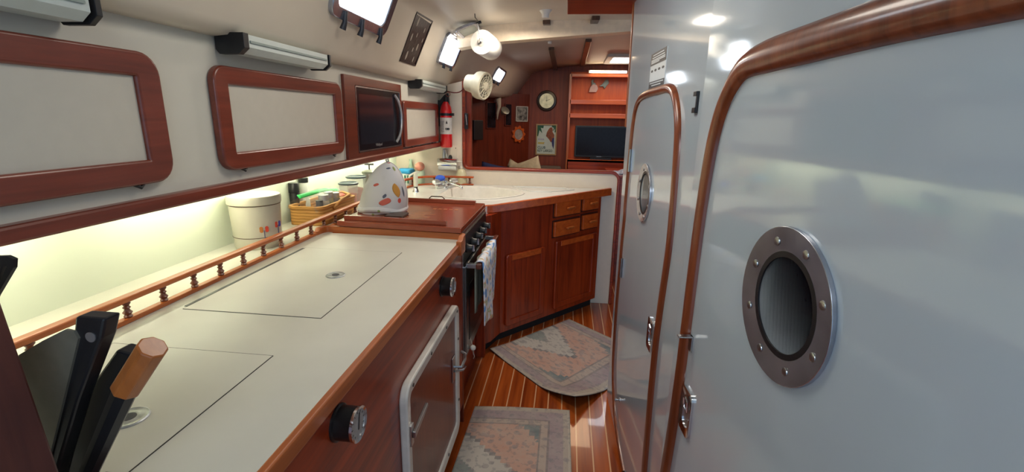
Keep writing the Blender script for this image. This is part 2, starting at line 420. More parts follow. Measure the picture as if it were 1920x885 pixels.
# flush ring latches
def latch(F, c, w_, h_, door):
    pl = MB().ring(F, rrect(c[0] - w_ / 2, c[1] - h_ / 2, c[0] + w_ / 2, c[1] + h_ / 2, w_ * .22), rrect(c[0] - w_ * .3, c[1] - h_ * .36, c[0] + w_ * .3, c[1] + h_ * .36, w_ * .25), .003, .010, .007).build('latch_plate', chrome, door, smooth=True)
    MB().prism(F, rrect(c[0] - w_ * .31, c[1] - h_ * .37, c[0] + w_ * .31, c[1] + h_ * .37, w_ * .25), .002, .0045).build('latch_cup', steel, pl)
    MB().tube([F.p(c[0] - w_ * .16, c[1] + h_ * .05, .009), F.p(c[0] - w_ * .16, c[1] + h_ * .26, .011), F.p(c[0], c[1] + h_ * .32, .012), F.p(c[0] + w_ * .16, c[1] + h_ * .26, .011), F.p(c[0] + w_ * .16, c[1] + h_ * .05, .009)], .003, 8, closed=True).build('lift_ring', chrome, pl, smooth=True)
lc = FW2.px(1291, 771); latch(FW2, lc, .072, .125, door2)
lc = F1.px(1223, 627); latch(F1, lc, .070, .112, door1)
# doors' little fittings
hk = tag(MB().prism(FW2, rrect(*[v for v in (FW2.px(1296, 655)[0] - .002, FW2.px(1296, 655)[1], FW2.px(1296, 655)[0] + .016, FW2.px(1300, 628)[1])], .002), .004, .008)
         .prism(FW2, rrect(FW2.px(1296, 655)[0] - .002, FW2.px(1300, 628)[1] - .004, FW2.px(1296, 655)[0] + .016, FW2.px(1300, 628)[1], .002), .004, .040).build('angle_bracket', steel, bevel=.001),
         'small grey metal angle bracket sticking out beside brown moulding of near door', 'bracket')
ck = F1.px(1149 + 13, 744); tag(MB().lathe(F1.p(F1.px(1164, 744)[0], ck[1], .004), [(.010, 0), (.010, .004), (.005, .006), (.005, .016), (.008, .018), (.008, .022)], F1.n, 14).build('door_stop', steel, smooth=True), 'tiny round metal stud low on forward white door', 'door stop')

# black grab hook between the doors
f_ = F1; a = F1.px(1311, 171); c = F1.px(1307, 212)
s0 = (a[0] + c[0]) / 2
wh = tag(MB().fbox(F1, s0 - .003, c[1], s0 + .006, a[1], .0, .006).fbox(F1, s0 - .022, a[1] - .012, s0 + .004, a[1], .0, .008).fbox(F1, s0 - .022, c[1], s0 + .004, c[1] + .014, .0, .008).build('wall_hook', black, bevel=.001),
         'small black bracket-shaped pull on white bulkhead between the two doors', 'hook')
# notice sheet above the forward door
n0 = F1.px(1217, 168); n1 = F1.px(1254, 82)
na, nb = n0[0], F1.px(1251, 100)[0]; z0 = F1.px(1218, 166)[1]; z1 = F1.px(1219, 105)[1]; z0 = F1.px(1216, 168)[1]
nt_ = thing('notice_sheet', 'black and white instruction notice with pictograms above forward door', 'notice', F1.p((na + nb) / 2, z0))
H_ = z1 - z0; W_ = nb - na
paper = plain('notice_paper', (.72, .78, .82), .3, var=.03)
MB().fbox(F1, na, z0, nb, z1, 0, .0015).build('paper', paper, nt_)
MB().fbox(F1, na, z0 + .66 * H_, nb, z1, .0015, .0022).build('header', black, nt_)
MB().fbox(F1, na, z0, nb, z0 + .20 * H_, .0015, .0022).build('footer', black, nt_)
lt_ = MB()
for k, (u0, u1, v_) in enumerate(((.15, .85, .93), (.12, .9, .86), (.06, .94, .80), (.06, .94, .76), (.06, .6, .72), (.06, .94, .15), (.2, .8, .08))):
    lt_.fbox(F1, na + u0 * W_, z0 + (v_ - .012) * H_, na + u1 * W_, z0 + (v_ + .016) * H_, .0022, .0027)
lt_.build('print_lines', paper, nt_)
for k in range(4):
    MB().prism(F1, circle(na + W_ * (.14 + .24 * k), z0 + H_ * .50, W_ * .07, 12, H_ * .035), .0015, .0022).build('pictogram', black, nt_)

# ================================================================ OVERHEAD LOCKERS
Y0 = -.85
oh = thing('overhead_locker', 'white overhead locker bank with red mahogany framed doors above backsplash', 'cabinet', (-1.15, 1.5, 1.22))
MB().box((-1.33, Y0, 1.235), (-.97, 3.575, 1.72)).build('body', white, oh)
vz0 = FL.px(480, 351)[1]; vz1 = FL.px(480, 331)[1]
MB().box((-.985, Y0, vz0), (-.945, 3.575, vz1)).build('valance', locker_wood, oh, bevel=.006)
print('valance', vz0, vz1)
locker_white = plain('locker_panel', (.57, .53, .455), .3, var=.02)
def locker_door(y0, y1, z0, z1, fw, r, pulls):
    d = MB().ring(FL, rrect(y0, z0, y1, z1, r), rrect(y0 + fw, z0 + fw * .86, y1 - fw, z1 - fw * .86, .002), 0, .024, .022).build('door', locker_wood, oh, bevel=.006, seg=3, smooth=True)
    MB().fbox(FL, y0 + fw - .004, z0 + fw * .8, y1 - fw + .004, z1 - fw * .8, 0, .012).build('panel', locker_white, d)
    for p_ in pulls:
        MB().tube([FL.p(y0 + (y1 - y0) * p_ - .012, z0 + .002, .014), FL.p(y0 + (y1 - y0) * p_, z0 - .006, .018), FL.p(y0 + (y1 - y0) * p_ + .012, z0 + .002, .014)], .004, 8).build('catch', black, d, smooth=True)
def dz(pts): return [FL.px(*p, .024) for p in pts]
q = dz([(405, 118), (640, 160), (638, 290), (418, 318), (410, 312)]); print('door2', q)
q3 = dz([(757, 184), (822, 198), (823, 268), (762, 273)]); print('door3', q3)
q1 = dz([(300, 100), (322, 300), (0, 40), (0, 378), (200, 345)]); print('door1', q1)
dt, db = (q[0][1] + q[1][1]) / 2 + .003, (q[2][1] + q[3][1]) / 2 - .002
dyl = q[0][0] - .015
locker_door(dyl, q[1][0], db, dt, .058, .045, (.12, .88))
locker_door(q3[0][0], q3[1][0], (q3[2][1] + q3[3][1]) / 2, (q3[0][1] + q3[1][1]) / 2, .052, .025, (.2, .8))
y1e = (q1[0][0] + q1[1][0]) / 2
locker_door(y1e - .80, y1e, db, dt + .003, .062, .05, (.12, .88))
# microwave surround and microwave
qm = [FL.px(*p) for p in ((638, 137), (747, 160), (655, 290), (752, 272))]; print('mw', qm)
my0, my1 = qm[0][0], qm[1][0]; mz1 = (qm[0][1] + qm[1][1]) / 2
qi = [FL.px(*p) for p in ((660, 158), (745, 177), (748, 272), (668, 284))]; print('mwi', qi)
iy0, iy1 = qi[0][0] + .004, (qi[1][0] + qi[2][0]) / 2 ; iz0 = (qi[2][1] + qi[3][1]) / 2; iz1 = (qi[0][1] + qi[1][1]) / 2
MB().ring(FL, rrect(my0, vz1 - .02, my1, mz1, .002, 1), rrect(iy0 - .006, iz0 - .006, iy1 + .006, iz1 + .006, .002, 1), 0, .014).build('appliance_surround', dmY, oh, bevel=.003)
mwv = thing('microwave', 'black microwave with curved silver handle set into overhead locker', 'microwave', FL.p((iy0 + iy1) / 2, iz0))
MB().fbox(FL, iy0, iz0, iy1, iz1, .001, .012).build('door', blackgl, mwv, bevel=.003)
MB().ring(FL, rrect(iy0 - .004, iz0 - .004, iy1 + .004, iz1 + .004, .004, 2), rrect(iy0 + .002, iz0 + .002, iy1 - .002, iz1 - .002, .003, 2), .001, .015).build('rim', steel, mwv)
ms = plain('silver_plastic', (.55, .56, .58), .25, .7)
hy = iy1 - .085
MB().tube([FL.p(hy + .052 - .055 * (1 - (2 * t - 1) ** 2) * -1 - .05, iz0 + .02 + (iz1 - iz0 - .035) * t, .030 - .016 * (2 * t - 1) ** 4) for t in [i / 14 for i in range(15)]], .008, 10).build('handle', ms, mwv, smooth=True)
MB().fbox(FL, iy0 + .03, iz0 + .03, hy - .02, iz1 - .03, .012, .0125).build('window', plain('mw_window', (.02, .02, .028), .12), mwv)
text('logo', 'Whirlpool', FL, iy0 + .20, iz0 + .014, .020, ms, mwv, .0128)

# fluorescent fixtures under the side deck
fx_body = plain('fixture_diffuser', (.55, .60, .57), .3, var=.03)
def fixture(y0, y1, label):
    t = thing('strip_light', label, 'light', (-.93, (y0 + y1) / 2, 1.61), 'grey strip lights under the side deck')
    F = Fr((0, 0, 0), (1, 0, 0), (0, 0, 1))
    prof = [(-.965, 1.655), (-.965, 1.618), (-.955, 1.606), (-.905, 1.606), (-.885, 1.622), (-.885, 1.655)]
    def ex(pf, a, c): return MB().prism(Fr((0, a, 0), (1, 0, 0), (0, 0, 1)), pf, 0, -(c - a))
    ex(prof, y0 + .02, y1 - .02).build('diffuser', fx_body, t)
    big = [(x + (.004 if x > -.92 else -.002), z - (.004 if z < 1.64 else -.002)) for x, z in prof]
    ex(big, y0, y0 + .022).build('end_cap', black, t, bevel=.001); ex(big, y1 - .012, y1).build('end_cap', black, t, bevel=.001)
    MB().box((-.884, y0 + .03, 1.634), (-.881, y1 - .03, 1.640)).build('seam', plain('grey_seam', (.25, .3, .28), .5), t)
fz = [on(*p, 0, -.885) for p in ((456, 90), (620, 125), (190, 30), (790, 165), (838, 180))]; print('fx', fz)
fixture(fz[0].y, fz[1].y, 'grey strip light under the deck above second mahogany locker door')
fixture(fz[2].y - .75, fz[2].y, 'grey strip light under the deck above the nearest locker door')
fixture(fz[3].y, min(fz[4].y, 3.5), 'short grey strip light above fire extinguisher and smallest locker door')
# lit tube under the lockers (the glow on the splashback)
tube_m = plain('lit_tube', (1, 1, .9), .4, emit=((1.0, 1.0, .80), STRIP_STR))
ul = thing('under_cabinet_light', 'lit tube under the overhead lockers washing the backsplash', 'light', (-1.20, 1.9, 1.2))
for a, c in ((.25, 1.0), (1.15, 1.95), (2.1, 2.8), (2.85, 3.45)):
    MB().tube([(-1.20, a, 1.218), (-1.20, c, 1.218)], .010, 10).build('tube', tube_m, ul, smooth=True)
MB().box((-1.225, .2, 1.229), (-1.168, 3.5, 1.2345)).box((-1.174, .2, 1.192), (-1.168, 3.5, 1.230)).build('housing', white, ul)  # front lip is unseen, added to keep the tube's light off the counter

# ================================================================ ICEBOX COUNTER
YC = 1.92
cb = thing('icebox_cabinet', 'long mahogany icebox cabinet with cream top and two hatches', 'cabinet', (-.8, .6, 0))
MB().box((-1.33, -.85, .10), (-.44, YC + .02, .885)).build('body', mahY, cb)
MB().box((-1.33, -.85, 0), (-.50, YC + .02, .10)).build('plinth', dmY, cb)
top = MB().box((-1.33, -.85, .885), (-.432, YC, .93)).build('countertop', laminate, cb)
MB().box((-.438, -.85, .896), (-.421, YC, .931)).build('edging', tkY, cb, bevel=.004, seg=3)
# fiddle at forward end with rounded returns
fa = [(-.424, YC - .10), (-.424, YC - .02), (-.428, YC - .008), (-.44, YC), (-1.04, YC + .028), (-1.065, YC + .02), (-1.075, YC - .01), (-1.077, YC - .05)]
mb = MB(); L = []
P_ = smoothpath(fa, 2)
for i, (x, y) in enumerate(P_):
    a = V(P_[max(i - 1, 0)]); c = V(P_[min(i + 1, len(P_) - 1)]); t = (c - a).normalized(); n_ = V((t.y, -t.x)) * .011
    h = .957 if 3 < i < len(P_) - 4 else .945
    L.append([mb.b.verts.new((x + n_.x, y + n_.y, .885)), mb.b.verts.new((x + n_.x, y + n_.y, h)), mb.b.verts.new((x - n_.x, y - n_.y, h)), mb.b.verts.new((x - n_.x, y - n_.y, .885))])
for A, B in zip(L, L[1:]):
    for k in range(4): mb.face([A[k], A[(k + 1) % 4], B[(k + 1) % 4], B[k]])
mb.face(L[0]); mb.face(L[-1][::-1])
mb.build('fiddle', tkX, cb, bevel=.004, smooth=True)
# hatches set flush: groove lines cut round each lid
groove = plain('groove', (.05, .048, .04), .8)
def hatch(x0, y0, x1, y1, lx, ly):
    lid = MB().fbox(TOP, x0, y0, x1, y1, 0, .0012).build('hatch_lid', laminate, cb)
    MB().ring(TOP, rrect(x0 - .0018, y0 - .0018, x1 + .0018, y1 + .0018, .001, 1), rrect(x0, y0, x1, y1, .001, 1), 0, .0009).build('groove', groove, lid)
    MB().fbox(TOP, x0 - .010, y0 + .015, x0 + .0, y1 - .01, .0005, .0022).build('hinge', plain('piano_hinge', (.10, .11, .11), .35, .6), lid)
    r = .031
    rg = MB().lathe((lx, ly, .9312), [(r, 0), (r, .0015), (r * .92, .0030), (r * .85, .0020), (r * .55, .0022), (r * .48, .0030), (r * .40, .0025)], n=36).build('lift_ring', plain('satin_chrome', (.50, .52, .53), .32, .6, var=.3, scale=60), lid, smooth=True)
    MB().lathe((lx, ly, .9315), [(r * .38, 0), (r * .38, .0028)], n=24).build('finger_hole', plain('dark_blue_hole', (.012, .012, .04), .3), rg)
hatch(-1.008, 1.062, -.617, 1.675, -.738, 1.383)
hatch(-1.008, .25, -.621, .861, -.732, .624)
# thermometers standing proud of the front
def gauge(px, py, label, rr):
    p = on(px, py, 0, -.40)
    t = thing('thermometer', label, 'thermometer', (-.44, p.y, p.z - rr), 'round dial thermometers on the icebox front')
    MB().lathe((-.44, p.y, p.z), [(rr * 1.08, 0), (rr * 1.08, .004), (rr * .97, .006), (rr * .97, .036), (rr, .038), (rr, .042)], (1, 0, 0), 32).build('housing', plain('gauge_black', (.02, .018, .018), .3, .3), t, smooth=True)
    MB().ring(Fr((-.40, 0, 0), (0, 1, 0), (0, 0, 1)), circle(p.y, p.z, rr * 1.02, 32), circle(p.y, p.z, rr * .86, 32), 0, .006, .004).build('bezel', chrome, t, smooth=True)
    MB().prism(Fr((-.40, 0, 0), (0, 1, 0), (0, 0, 1)), circle(p.y, p.z, rr * .9, 32), 0, .003).build('dial', plain('dial_silver', (.34, .35, .34), .35, .2, var=.15, scale=90), t)
    F = Fr((-.40, p.y, p.z), (0, 1, 0), (0, 0, 1))
    nb_ = MB().prism(F, [(-.002, -.012), (.002, -.012), (.010, rr * .6), (.006, rr * .62)], .003, .004)
    for k in range(11):
        a = math.radians(-140 + 28 * k + 90); ca, sa = math.cos(a), math.sin(a)
        nb_.prism(F, [(ca * rr * .66 - sa * .0006, sa * rr * .66 + ca * .0006), (ca * rr * .78 - sa * .0006, sa * rr * .78 + ca * .0006), (ca * rr * .78 + sa * .0006, sa * rr * .78 - ca * .0006), (ca * rr * .66 + sa * .0006, sa * rr * .66 - ca * .0006)], .003, .0036)
    nb_.build('needle', black, t)
gauge(848, 538, 'round dial thermometer on icebox front beside the stove', .036)
gauge(669, 795, 'round dial thermometer on icebox front nearest the knife block', .036)
# icebox front door, white gasket frame
FG = Fr((-.44, 0, 0), (0, 1, 0), (0, 0, 1))
qd = [FG.px(*p, .02) for p in ((853, 578), (858, 790), (755, 720))]; print('icedoor', qd)
ya, yb, za, zb = 1.12, 1.775, .10, .70
dr = MB().ring(FG, rrect(ya, za, yb, zb, .05), rrect(ya + .04, za + .04, yb - .035, zb - .04, .018), 0, .026, .022).build('door_frame', plain('white_gasket', (.66, .63, .57), .35), cb, bevel=.006, smooth=True, seg=3)
MB().fbox(FG, ya + .035, za + .035, yb - .03, zb - .035, 0, .014).build('door', wood('icebox_door_wood', (.115, .018, .008), (.19, .030, .012), 'Z'), cb)
sc_ = [(ya + .02, zb - .16), (ya + .06, zb - .02), (ya + .25, zb - .02), (ya + .45, zb - .02), (yb - .03, zb - .03), (yb - .017, zb - .16), (yb - .017, zb - .30), (yb - .017, zb - .45), (ya + .02, za + .15), (ya + .25, za + .02), (ya + .45, za + .02)]
for y_, z_ in sc_:
    MB().lathe((-.417, y_, z_), [(.006, 0), (.006, .003), (.003, .004)], (1, 0, 0), 10).build('screw', plain('screw_steel', (.12, .11, .10), .4, .8), dr)
# latch at forward side and latch lever aft side
ly, lz = FG.px(848, 720, .03); ly = yb - .075; lz = FG.px(846, 715, .03)[1]
lat = MB().fbox(FG, ly - .022, lz - .055, ly + .018, lz + .055, .014, .020).build('latch', steel, cb, bevel=.002)
MB().tube([FG.p(ly, lz + .01, .02), FG.p(ly, lz + .01, .05), FG.p(ly + .05, lz + .02, .055), FG.p(ly + .075, lz + .03, .05), FG.p(ly + .085, lz + .035, .03)], .006, 8).tube([FG.p(ly, lz - .012, .02), FG.p(ly + .03, lz - .02, .05), FG.p(ly + .075, lz - .03, .05), FG.p(ly + .085, lz - .032, .03)], .005, 8).build('latch_lever', steel, lat, smooth=True)
ly2, lz2 = FG.px(774, 815, .03)
lat = MB().fbox(FG, ya + .012, lz2 - .035, ya + .035, lz2 + .035, .022, .030).build('hinge', steel, cb, bevel=.002)
MB().prism(FG, [(ya + .02, lz2 - .01), (ya + .15, lz2 + .012), (ya + .15, lz2 + .024), (ya + .02, lz2 + .012)], .030, .040).build('hinge_strap', steel, lat, bevel=.002)

# spindle rail (fiddle rail)
rail = thing('fiddle_rail', 'wooden gallery rail with turned spindles along back of icebox counter', 'rail', (-1.08, 1.2, .93))
MB().box((-1.089, -.2, .93), (-1.066, 2.36, .942)).build('bottom_rail', tkY, rail, bevel=.003)
MB().box((-1.092, -.2, .983), (-1.064, 2.36, .999)).build('top_rail', tkY, rail, bevel=.006, seg=3)
prof = [(.008, 0), (.010, .004), (.007, .008), (.011, .014), (.007, .019), (.0055, .023), (.009, .027), (.0055, .031), (.007, .034), (.010, .038), (.008, .042)]
spw = wood('spindle_wood', (.10, .025, .012), (.19, .055, .022), 'Z')
ysp = [.97 + .1088 * i for i in range(13)]; ysp = [y - .1088 * k for k in range(9, 0, -1) for y in (.97,)] + ysp
for y_ in ysp:
    MB().lathe((-1.0775, y_, .9415), prof, n=12).build('spindle', spw, rail, smooth=True)

# ================================================================ STOVE
st = thing('stove', 'black and steel gimballed galley stove between icebox and sink cabinet', 'stove', (-.72, 2.26, .10))
MB().box((-1.02, 1.965, .30), (-.455, 2.56, .915)).build('body', plain('stove_steel', (.10, .10, .105), .35, .7), st, bevel=.004)
MB().box((-1.02, 1.9595, .915), (-.445, 2.57, .945)).build('hob_rim', steel, st, bevel=.004)
FS = Fr((-.455, 0, 0), (0, 1, 0), (0, 0, 1))
MB().fbox(FS, 1.965, .80, 2.56, .925, 0, .018).build('control_panel', black, st, bevel=.003)
MB().fbox(FS, 1.965, .34, 2.56, .79, 0, .030).build('oven_door', plain('oven_steel', (.16, .165, .17), .22, .85, var=.1), st, bevel=.006)
MB().fbox(FS, 2.03, .40, 2.50, .68, .030, .032).build('oven_window', blackgl, st)
for i in range(5):
    y_ = 2.02 + .115 * i
    k = MB().lathe((-.437, y_, .862), [(.020, 0), (.022, .006), (.018, .012), (.016, .030), (.013, .033)], (1, 0, 0), 20).build('knob', black, st, smooth=True)
    MB().box((-.412, y_ - .003, .848), (-.398, y_ + .003, .878)).build('knob_grip', chrome, k, bevel=.001)
hw = wood('handle_wood', (.09, .022, .012), (.16, .04, .02), 'Y')
MB().box((-.383, 1.975, .775), (-.358, 2.53, .800)).build('handle', hw, st, bevel=.005)
for y_ in (1.985, 2.50): MB().box((-.43, y_, .776), (-.38, y_ + .024, .797)).build('handle_bracket', steel, st, bevel=.002)
for x_ in (0,):
    MB().box((-.47, 1.9595, .34), (-.438, 1.968, .90)).build('side_rail', steel, st, bevel=.002)
# tea towel over the oven handle
m, nt, b = newmat('printed_towel')
tc = N(nt, 'ShaderNodeTexCoord'); v1_ = N(nt, 'ShaderNodeTexVoronoi'); v1_.inputs['Scale'].default_value = 26; nt.links.new(tc.outputs['Object'], v1_.inputs['Vector'])
nz = N(nt, 'ShaderNodeTexNoise'); nz.inputs['Scale'].default_value = 22; nz.inputs['Detail'].default_value = 1; nt.links.new(tc.outputs['Object'], nz.inputs['Vector'])
cr = N(nt, 'ShaderNodeValToRGB'); cr.color_ramp.interpolation = 'LINEAR'
e = cr.color_ramp.elements; e[0].position = .36; e[0].color = (.16, .36, .75, 1); e[1].position = .45; e[1].color = (.86, .88, .94, 1)
x_ = e.new(.56); x_.color = (.88, .87, .90, 1); x_ = e.new(.62); x_.color = (.75, .42, .25, 1); x_ = e.new(.67); x_.color = (.35, .62, .35, 1); x_ = e.new(.72); x_.color = (.82, .80, .82, 1)
nt.links.new(nz.outputs['Fac'], cr.inputs[0]); nt.links.new(cr.outputs[0], b.inputs['Base Color']); b.inputs['Roughness'].default_value = .9
towel_m = m
def towel(u, v):
    y = 2.00 + .40 * u
    front = .795 - v * .34 * (1 - .25 * abs(u - .4))
    x = -.352 + .006 * math.sin(u * 14 + v * 2) * (v) + .012 * v * math.sin(u * 5)
    if v < .12: 
        t = v / .12; return V((-.385 + .035 * t, y, .803 + .004 * math.sin(t * PI)))
    return V((x, y + .02 * v * math.sin(u * 3), front + .06 * (1 - u) * 0))
tw = thing('tea_towel', 'white tea towel with blue floral print hanging over oven handle', 'towel', (-.36, 2.2, .45))
MB().grid(towel, 30, 30).build('cloth', towel_m, tw, smooth='all', solid=.003)
MB().grid(lambda u, v: V((-.392 + .004 * math.sin(u * 20), 2.0 + .40 * u, .80 - v * .25)), 30, 8).build('back_fold', plain('towel_back', (.25, .27, .22), .9), tw, smooth='all', solid=.003)
# pull cord
pc = thing('pull_cord', 'white ball on a short cord hanging below the stove', 'cord', on(889, 675, 0, -.41))
pb = on(887, 652, 0, -.41)
MB().ball(pb, .014).build('ball', plain('cream_ball', (.75, .70, .62), .4), pc, smooth='all')
MB().tube([pb + V((-.03, .02, .09)), pb + V((-.005, .005, .012)), pb], .0018, 6).tube([pb, pb + V((0, .004, -.03)), pb + V((.006, .006, -.05)), pb + V((0, .006, -.062))], .0022, 6).build('cord', plain('rope', (.5, .42, .35), .9), pc, smooth='all')
# panel below the stove and jambs
tag(MB().box((-1.02, YC + .045, .0), (-.50, 2.57, .26)).build('toe_board', mahY), 'mahogany toe board under the stove', 'board')
MB().box((-.50, YC + .022, .0), (-.438, YC + .038, .90)).build('post', dmZ, cb, bevel=.002)
tag(MB().box((-1.33, YC + .001, .885), (-1.03, 2.598, .93)).build('counter_ledge', laminate), 'cream ledge behind the stove carrying basket and tubs', 'ledge')

# stove cover board
bdm = wood('cover_board_wood', (.20, .038, .018), (.34, .075, .034), 'X', rough=.2)
bd = thing('stove_cover', 'red wooden cutting board cover lying over the stove top', 'cutting board', (-.72, 2.2, .945))
qb = [on(*p, 2, .985) for p in ((625, 412), (863, 426), (906, 382))]; print('board', qb)
Mr = Fr((-.432, 1.925, 0), (-1, .055, 0), (0, 0, 1))
def brd(lo, hi, z0, z1):
    return MB().prism(Fr((0, 0, z0), (1, 0, 0), (0, 1, 0)), [(lo[0], lo[1] + .03), (hi[0], lo[1]), (hi[0], hi[1]), (lo[0], hi[1] + .02)], 0, z1 - z0)
brd((-1.005, 1.90), (-.432, 2.50), .960, .984).build('board', bdm, bd, bevel=.003)
brd((-.985, 1.93), (-.505, 1.955), .984, 1.004).build('cleat', bdm, bd, bevel=.002)
brd((-.985, 2.44), (-.475, 2.465), .984, 1.004).build('cleat', bdm, bd, bevel=.002)
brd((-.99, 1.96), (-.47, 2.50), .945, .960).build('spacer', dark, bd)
for y_, xc in ((1.99, -.755), (2.485, -.70)):
    h_ = MB().tube([(xc - .045, y_, .988), (xc - .042, y_, 1.004), (xc - .03, y_, 1.014), (xc + .03, y_, 1.014), (xc + .042, y_, 1.004), (xc + .045, y_, .988)] if y_ > 2.2 else [(xc - .05, y_, .989), (xc - .045, y_ - .022, .991), (xc + .045, y_ - .022, .991), (xc + .05, y_, .989)], .003, 8)
    h_ = h_.build('bail_handle', plain('bronze', (.07, .05, .035), .35, .8), bd, smooth=True)
    for s_ in (-1, 1): MB().box((xc + s_ * .05 - .014, y_ - .006, .984), (xc + s_ * .05 + .014, y_ + .006, .990)).build('mount', plain('bronze', (.07, .05, .035)), h_)
# burnt-in lettering on the board, its bright reflections painted as pale lines
lm = plain('glint_inlay', (.50, .28, .16), .25); mb = MB()
F = Fr((0, 0, .984), (1, 0, 0), (0, 1, 0))
for k in range(9):
    x0 = -.74 + .01 * (k % 3); mb.fbox(F, x0, 2.06 + .018 * k, x0 + .07 + .012 * ((k * 7) % 4), 2.064 + .018 * k, 0, .0006)
mb.build('carved_glints', lm, bd)
mb = MB()
for k in range(5): mb.fbox(F, -.665 + .028 * k, 2.28, -.648 + .028 * k, 2.30, 0, .0008)
mb.build('carved_marks', plain('burnt_inlay', (.40, .14, .05), .3), bd)

# quilted cover (cozy) on the board
m, nt, b = newmat('printed_cozy')
tc = N(nt, 'ShaderNodeTexCoord'); vo = N(nt, 'ShaderNodeTexVoronoi'); vo.inputs['Scale'].default_value = 24; vo.inputs['Randomness'].default_value = 1
mp = N(nt, 'ShaderNodeMapping'); mp.inputs['Rotation'].default_value = (.3, .5, .4); mp.inputs['Scale'].default_value = (1, 1, .75)
nt.links.new(tc.outputs['Object'], mp.inputs[0]); nt.links.new(mp.outputs[0], vo.inputs['Vector'])
lt = N(nt, 'ShaderNodeMath', operation='LESS_THAN'); lt.inputs[1].default_value = .24; nt.links.new(vo.outputs['Distance'], lt.inputs[0])
sp = N(nt, 'ShaderNodeSeparateColor'); nt.links.new(vo.outputs['Color'], sp.inputs[0])
cr = N(nt, 'ShaderNodeValToRGB'); cr.color_ramp.interpolation = 'CONSTANT'; e = cr.color_ramp.elements
e[0].position = 0; e[0].color = (.62, .60, .60, 1); e[1].position = .25; e[1].color = (.66, .10, .07, 1)
for p_, c_ in ((.40, (.72, .40, .10)), (.56, (.30, .38, .14)), (.68, (.20, .20, .28)), (.78, (.62, .60, .60))): x_ = e.new(p_); x_.color = (*c_, 1)
nt.links.new(sp.outputs[0], cr.inputs[0])
mix = N(nt, 'ShaderNodeMix', data_type='RGBA'); nt.links.new(lt.outputs[0], mix.inputs['Factor']); mix.inputs['A'].default_value = (.64, .62, .62, 1); nt.links.new(cr.outputs[0], mix.inputs['B'])
nt.links.new(mix.outputs['Result'], b.inputs['Base Color']); b.inputs['Roughness'].default_value = .85
cozy_m = m
cz = thing('appliance_cozy', 'white fabric appliance cozy printed with coloured leaves on stove cover', 'cozy', (-.86, 2.17, .985))
def cozy(u, v):
    a = 2 * PI * u; q = math.sin(v * PI / 2)
    k = max(0, 1 - q ** 2.2) ** .60
    w_ = max(.116 * k, .002); d_ = max(.085 * k ** .9, .002)
    ca, sa = math.cos(a), math.sin(a)
    x = w_ * math.copysign(abs(ca) ** .85, ca); y = d_ * math.copysign(abs(sa) ** .85, sa)
    rip = 1 + .018 * math.sin(a * 3 + v * 7) + .02 * math.sin(a * 6 + v * 3) * (1 - v)
    return V((-.888 + .040 * q + x * rip, 2.175 + y * rip, .985 + .242 * q + .004 * math.sin(a * 4) * (1 - v)))
MB().grid(cozy, 64, 30, closeu=True).build('hood', cozy_m, cz, smooth='all')
MB().tube([cozy(0, v) for v in [i / 20 for i in range(20)]] + [cozy(.5, v) for v in [1 - i / 20 for i in range(21)]], .0028, 6).build('piping', plain('cozy_piping', (.50, .48, .44), .8), cz, smooth='all')
MB().tube([(-.850, 2.172, 1.224), (-.856, 2.165, 1.238), (-.846, 2.172, 1.242), (-.848, 2.178, 1.224)], .004, 6).build('loop', plain('cozy_piping', (.5, .48, .44)), cz, smooth='all')
def leaf(u0, v0, du, dv_, tilt, mat, nm='printed_leaf'):
    def f(a, b_):
        w_ = math.sin(PI * a) ** .7 * du * (b_ - .5); uu = u0 + w_ + tilt * (a - .5); vv = v0 + dv_ * (a - .5)
        p = cozy(uu, vv); c = V((-.888, 2.175, p.z)); return p + (p - c).normalized() * .0012
    MB().grid(f, 10, 6).build(nm, mat, cz, smooth='all', solid=.0006)
ochre = plain('print_ochre', (.58, .28, .06), .9); coral = plain('print_coral', (.60, .14, .10), .9); slate = plain('print_slate', (.13, .14, .18), .9); moss = plain('print_moss', (.30, .34, .12), .9)
leaf(.875, .32, .070, .20, -.035, ochre); leaf(.795, .16, .075, .10, .03, coral); leaf(.785, .235, .025, .06, .01, slate)
leaf(.95, .30, .02, .16, -.02, slate); leaf(.72, .40, .04, .05, .01, coral); leaf(.80, .70, .07, .05, .02, slate); leaf(.90, .70, .05, .12, 0, moss); leaf(.83, .90, .20, .05, .02, coral)
MB().grid(lambda u, v: V((-.888 + (.116 + .010 * math.cos(2 * PI * v)) * math.cos(2 * PI * u) * (1 + .02 * math.sin(9 * u * 2)), 2.175 + (.090 + .010 * math.cos(2 * PI * v)) * math.sin(2 * PI * u), 1.003 + .014 * math.sin(2 * PI * v) + .006 * math.sin(2 * PI * u * 3))), 48, 10, closeu=True).build('rolled_hem', cozy_m, cz, smooth='all')
tag(MB().box((-.82, 2.02, .985), (-.735, 2.12, .997)).build('trivet', plain('trivet_dark', (.05, .03, .02), .4), bevel=.003), 'dark flat slab peeking out beneath fabric cozy', 'trivet')

# ================================================================ SINK CABINET
cL, cR = V((-.379, 2.782, 0)), V((.276, 3.512, 0))
FC = Fr(cL, cR - cL, (0, 0, 1)); WC = (cR - cL).length
sk = thing('sink_cabinet', 'angled mahogany sink cabinet with four drawers and two doors', 'cabinet', (-.4, 3.2, 0))
plan = [(-1.33, 2.62), (-.45, 2.62), (-.42, 2.66), (cL.x, cL.y), (cR.x, cR.y), (cR.x, 3.575), (-1.33, 3.575)]
skb = MB().prism(Fr((0, 0, .07), (1, 0, 0), (0, 1, 0)), plan, 0, .815).build('body', mahZ, sk)
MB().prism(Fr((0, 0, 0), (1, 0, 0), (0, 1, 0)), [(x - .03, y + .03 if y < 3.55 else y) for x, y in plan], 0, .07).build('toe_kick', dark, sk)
cpl = [(-1.33, 2.60), (-.52, 2.60), (-.478, 2.66), (-.43, 2.735), (.338, 3.565), (.335, 3.578), (-1.33, 3.578)]
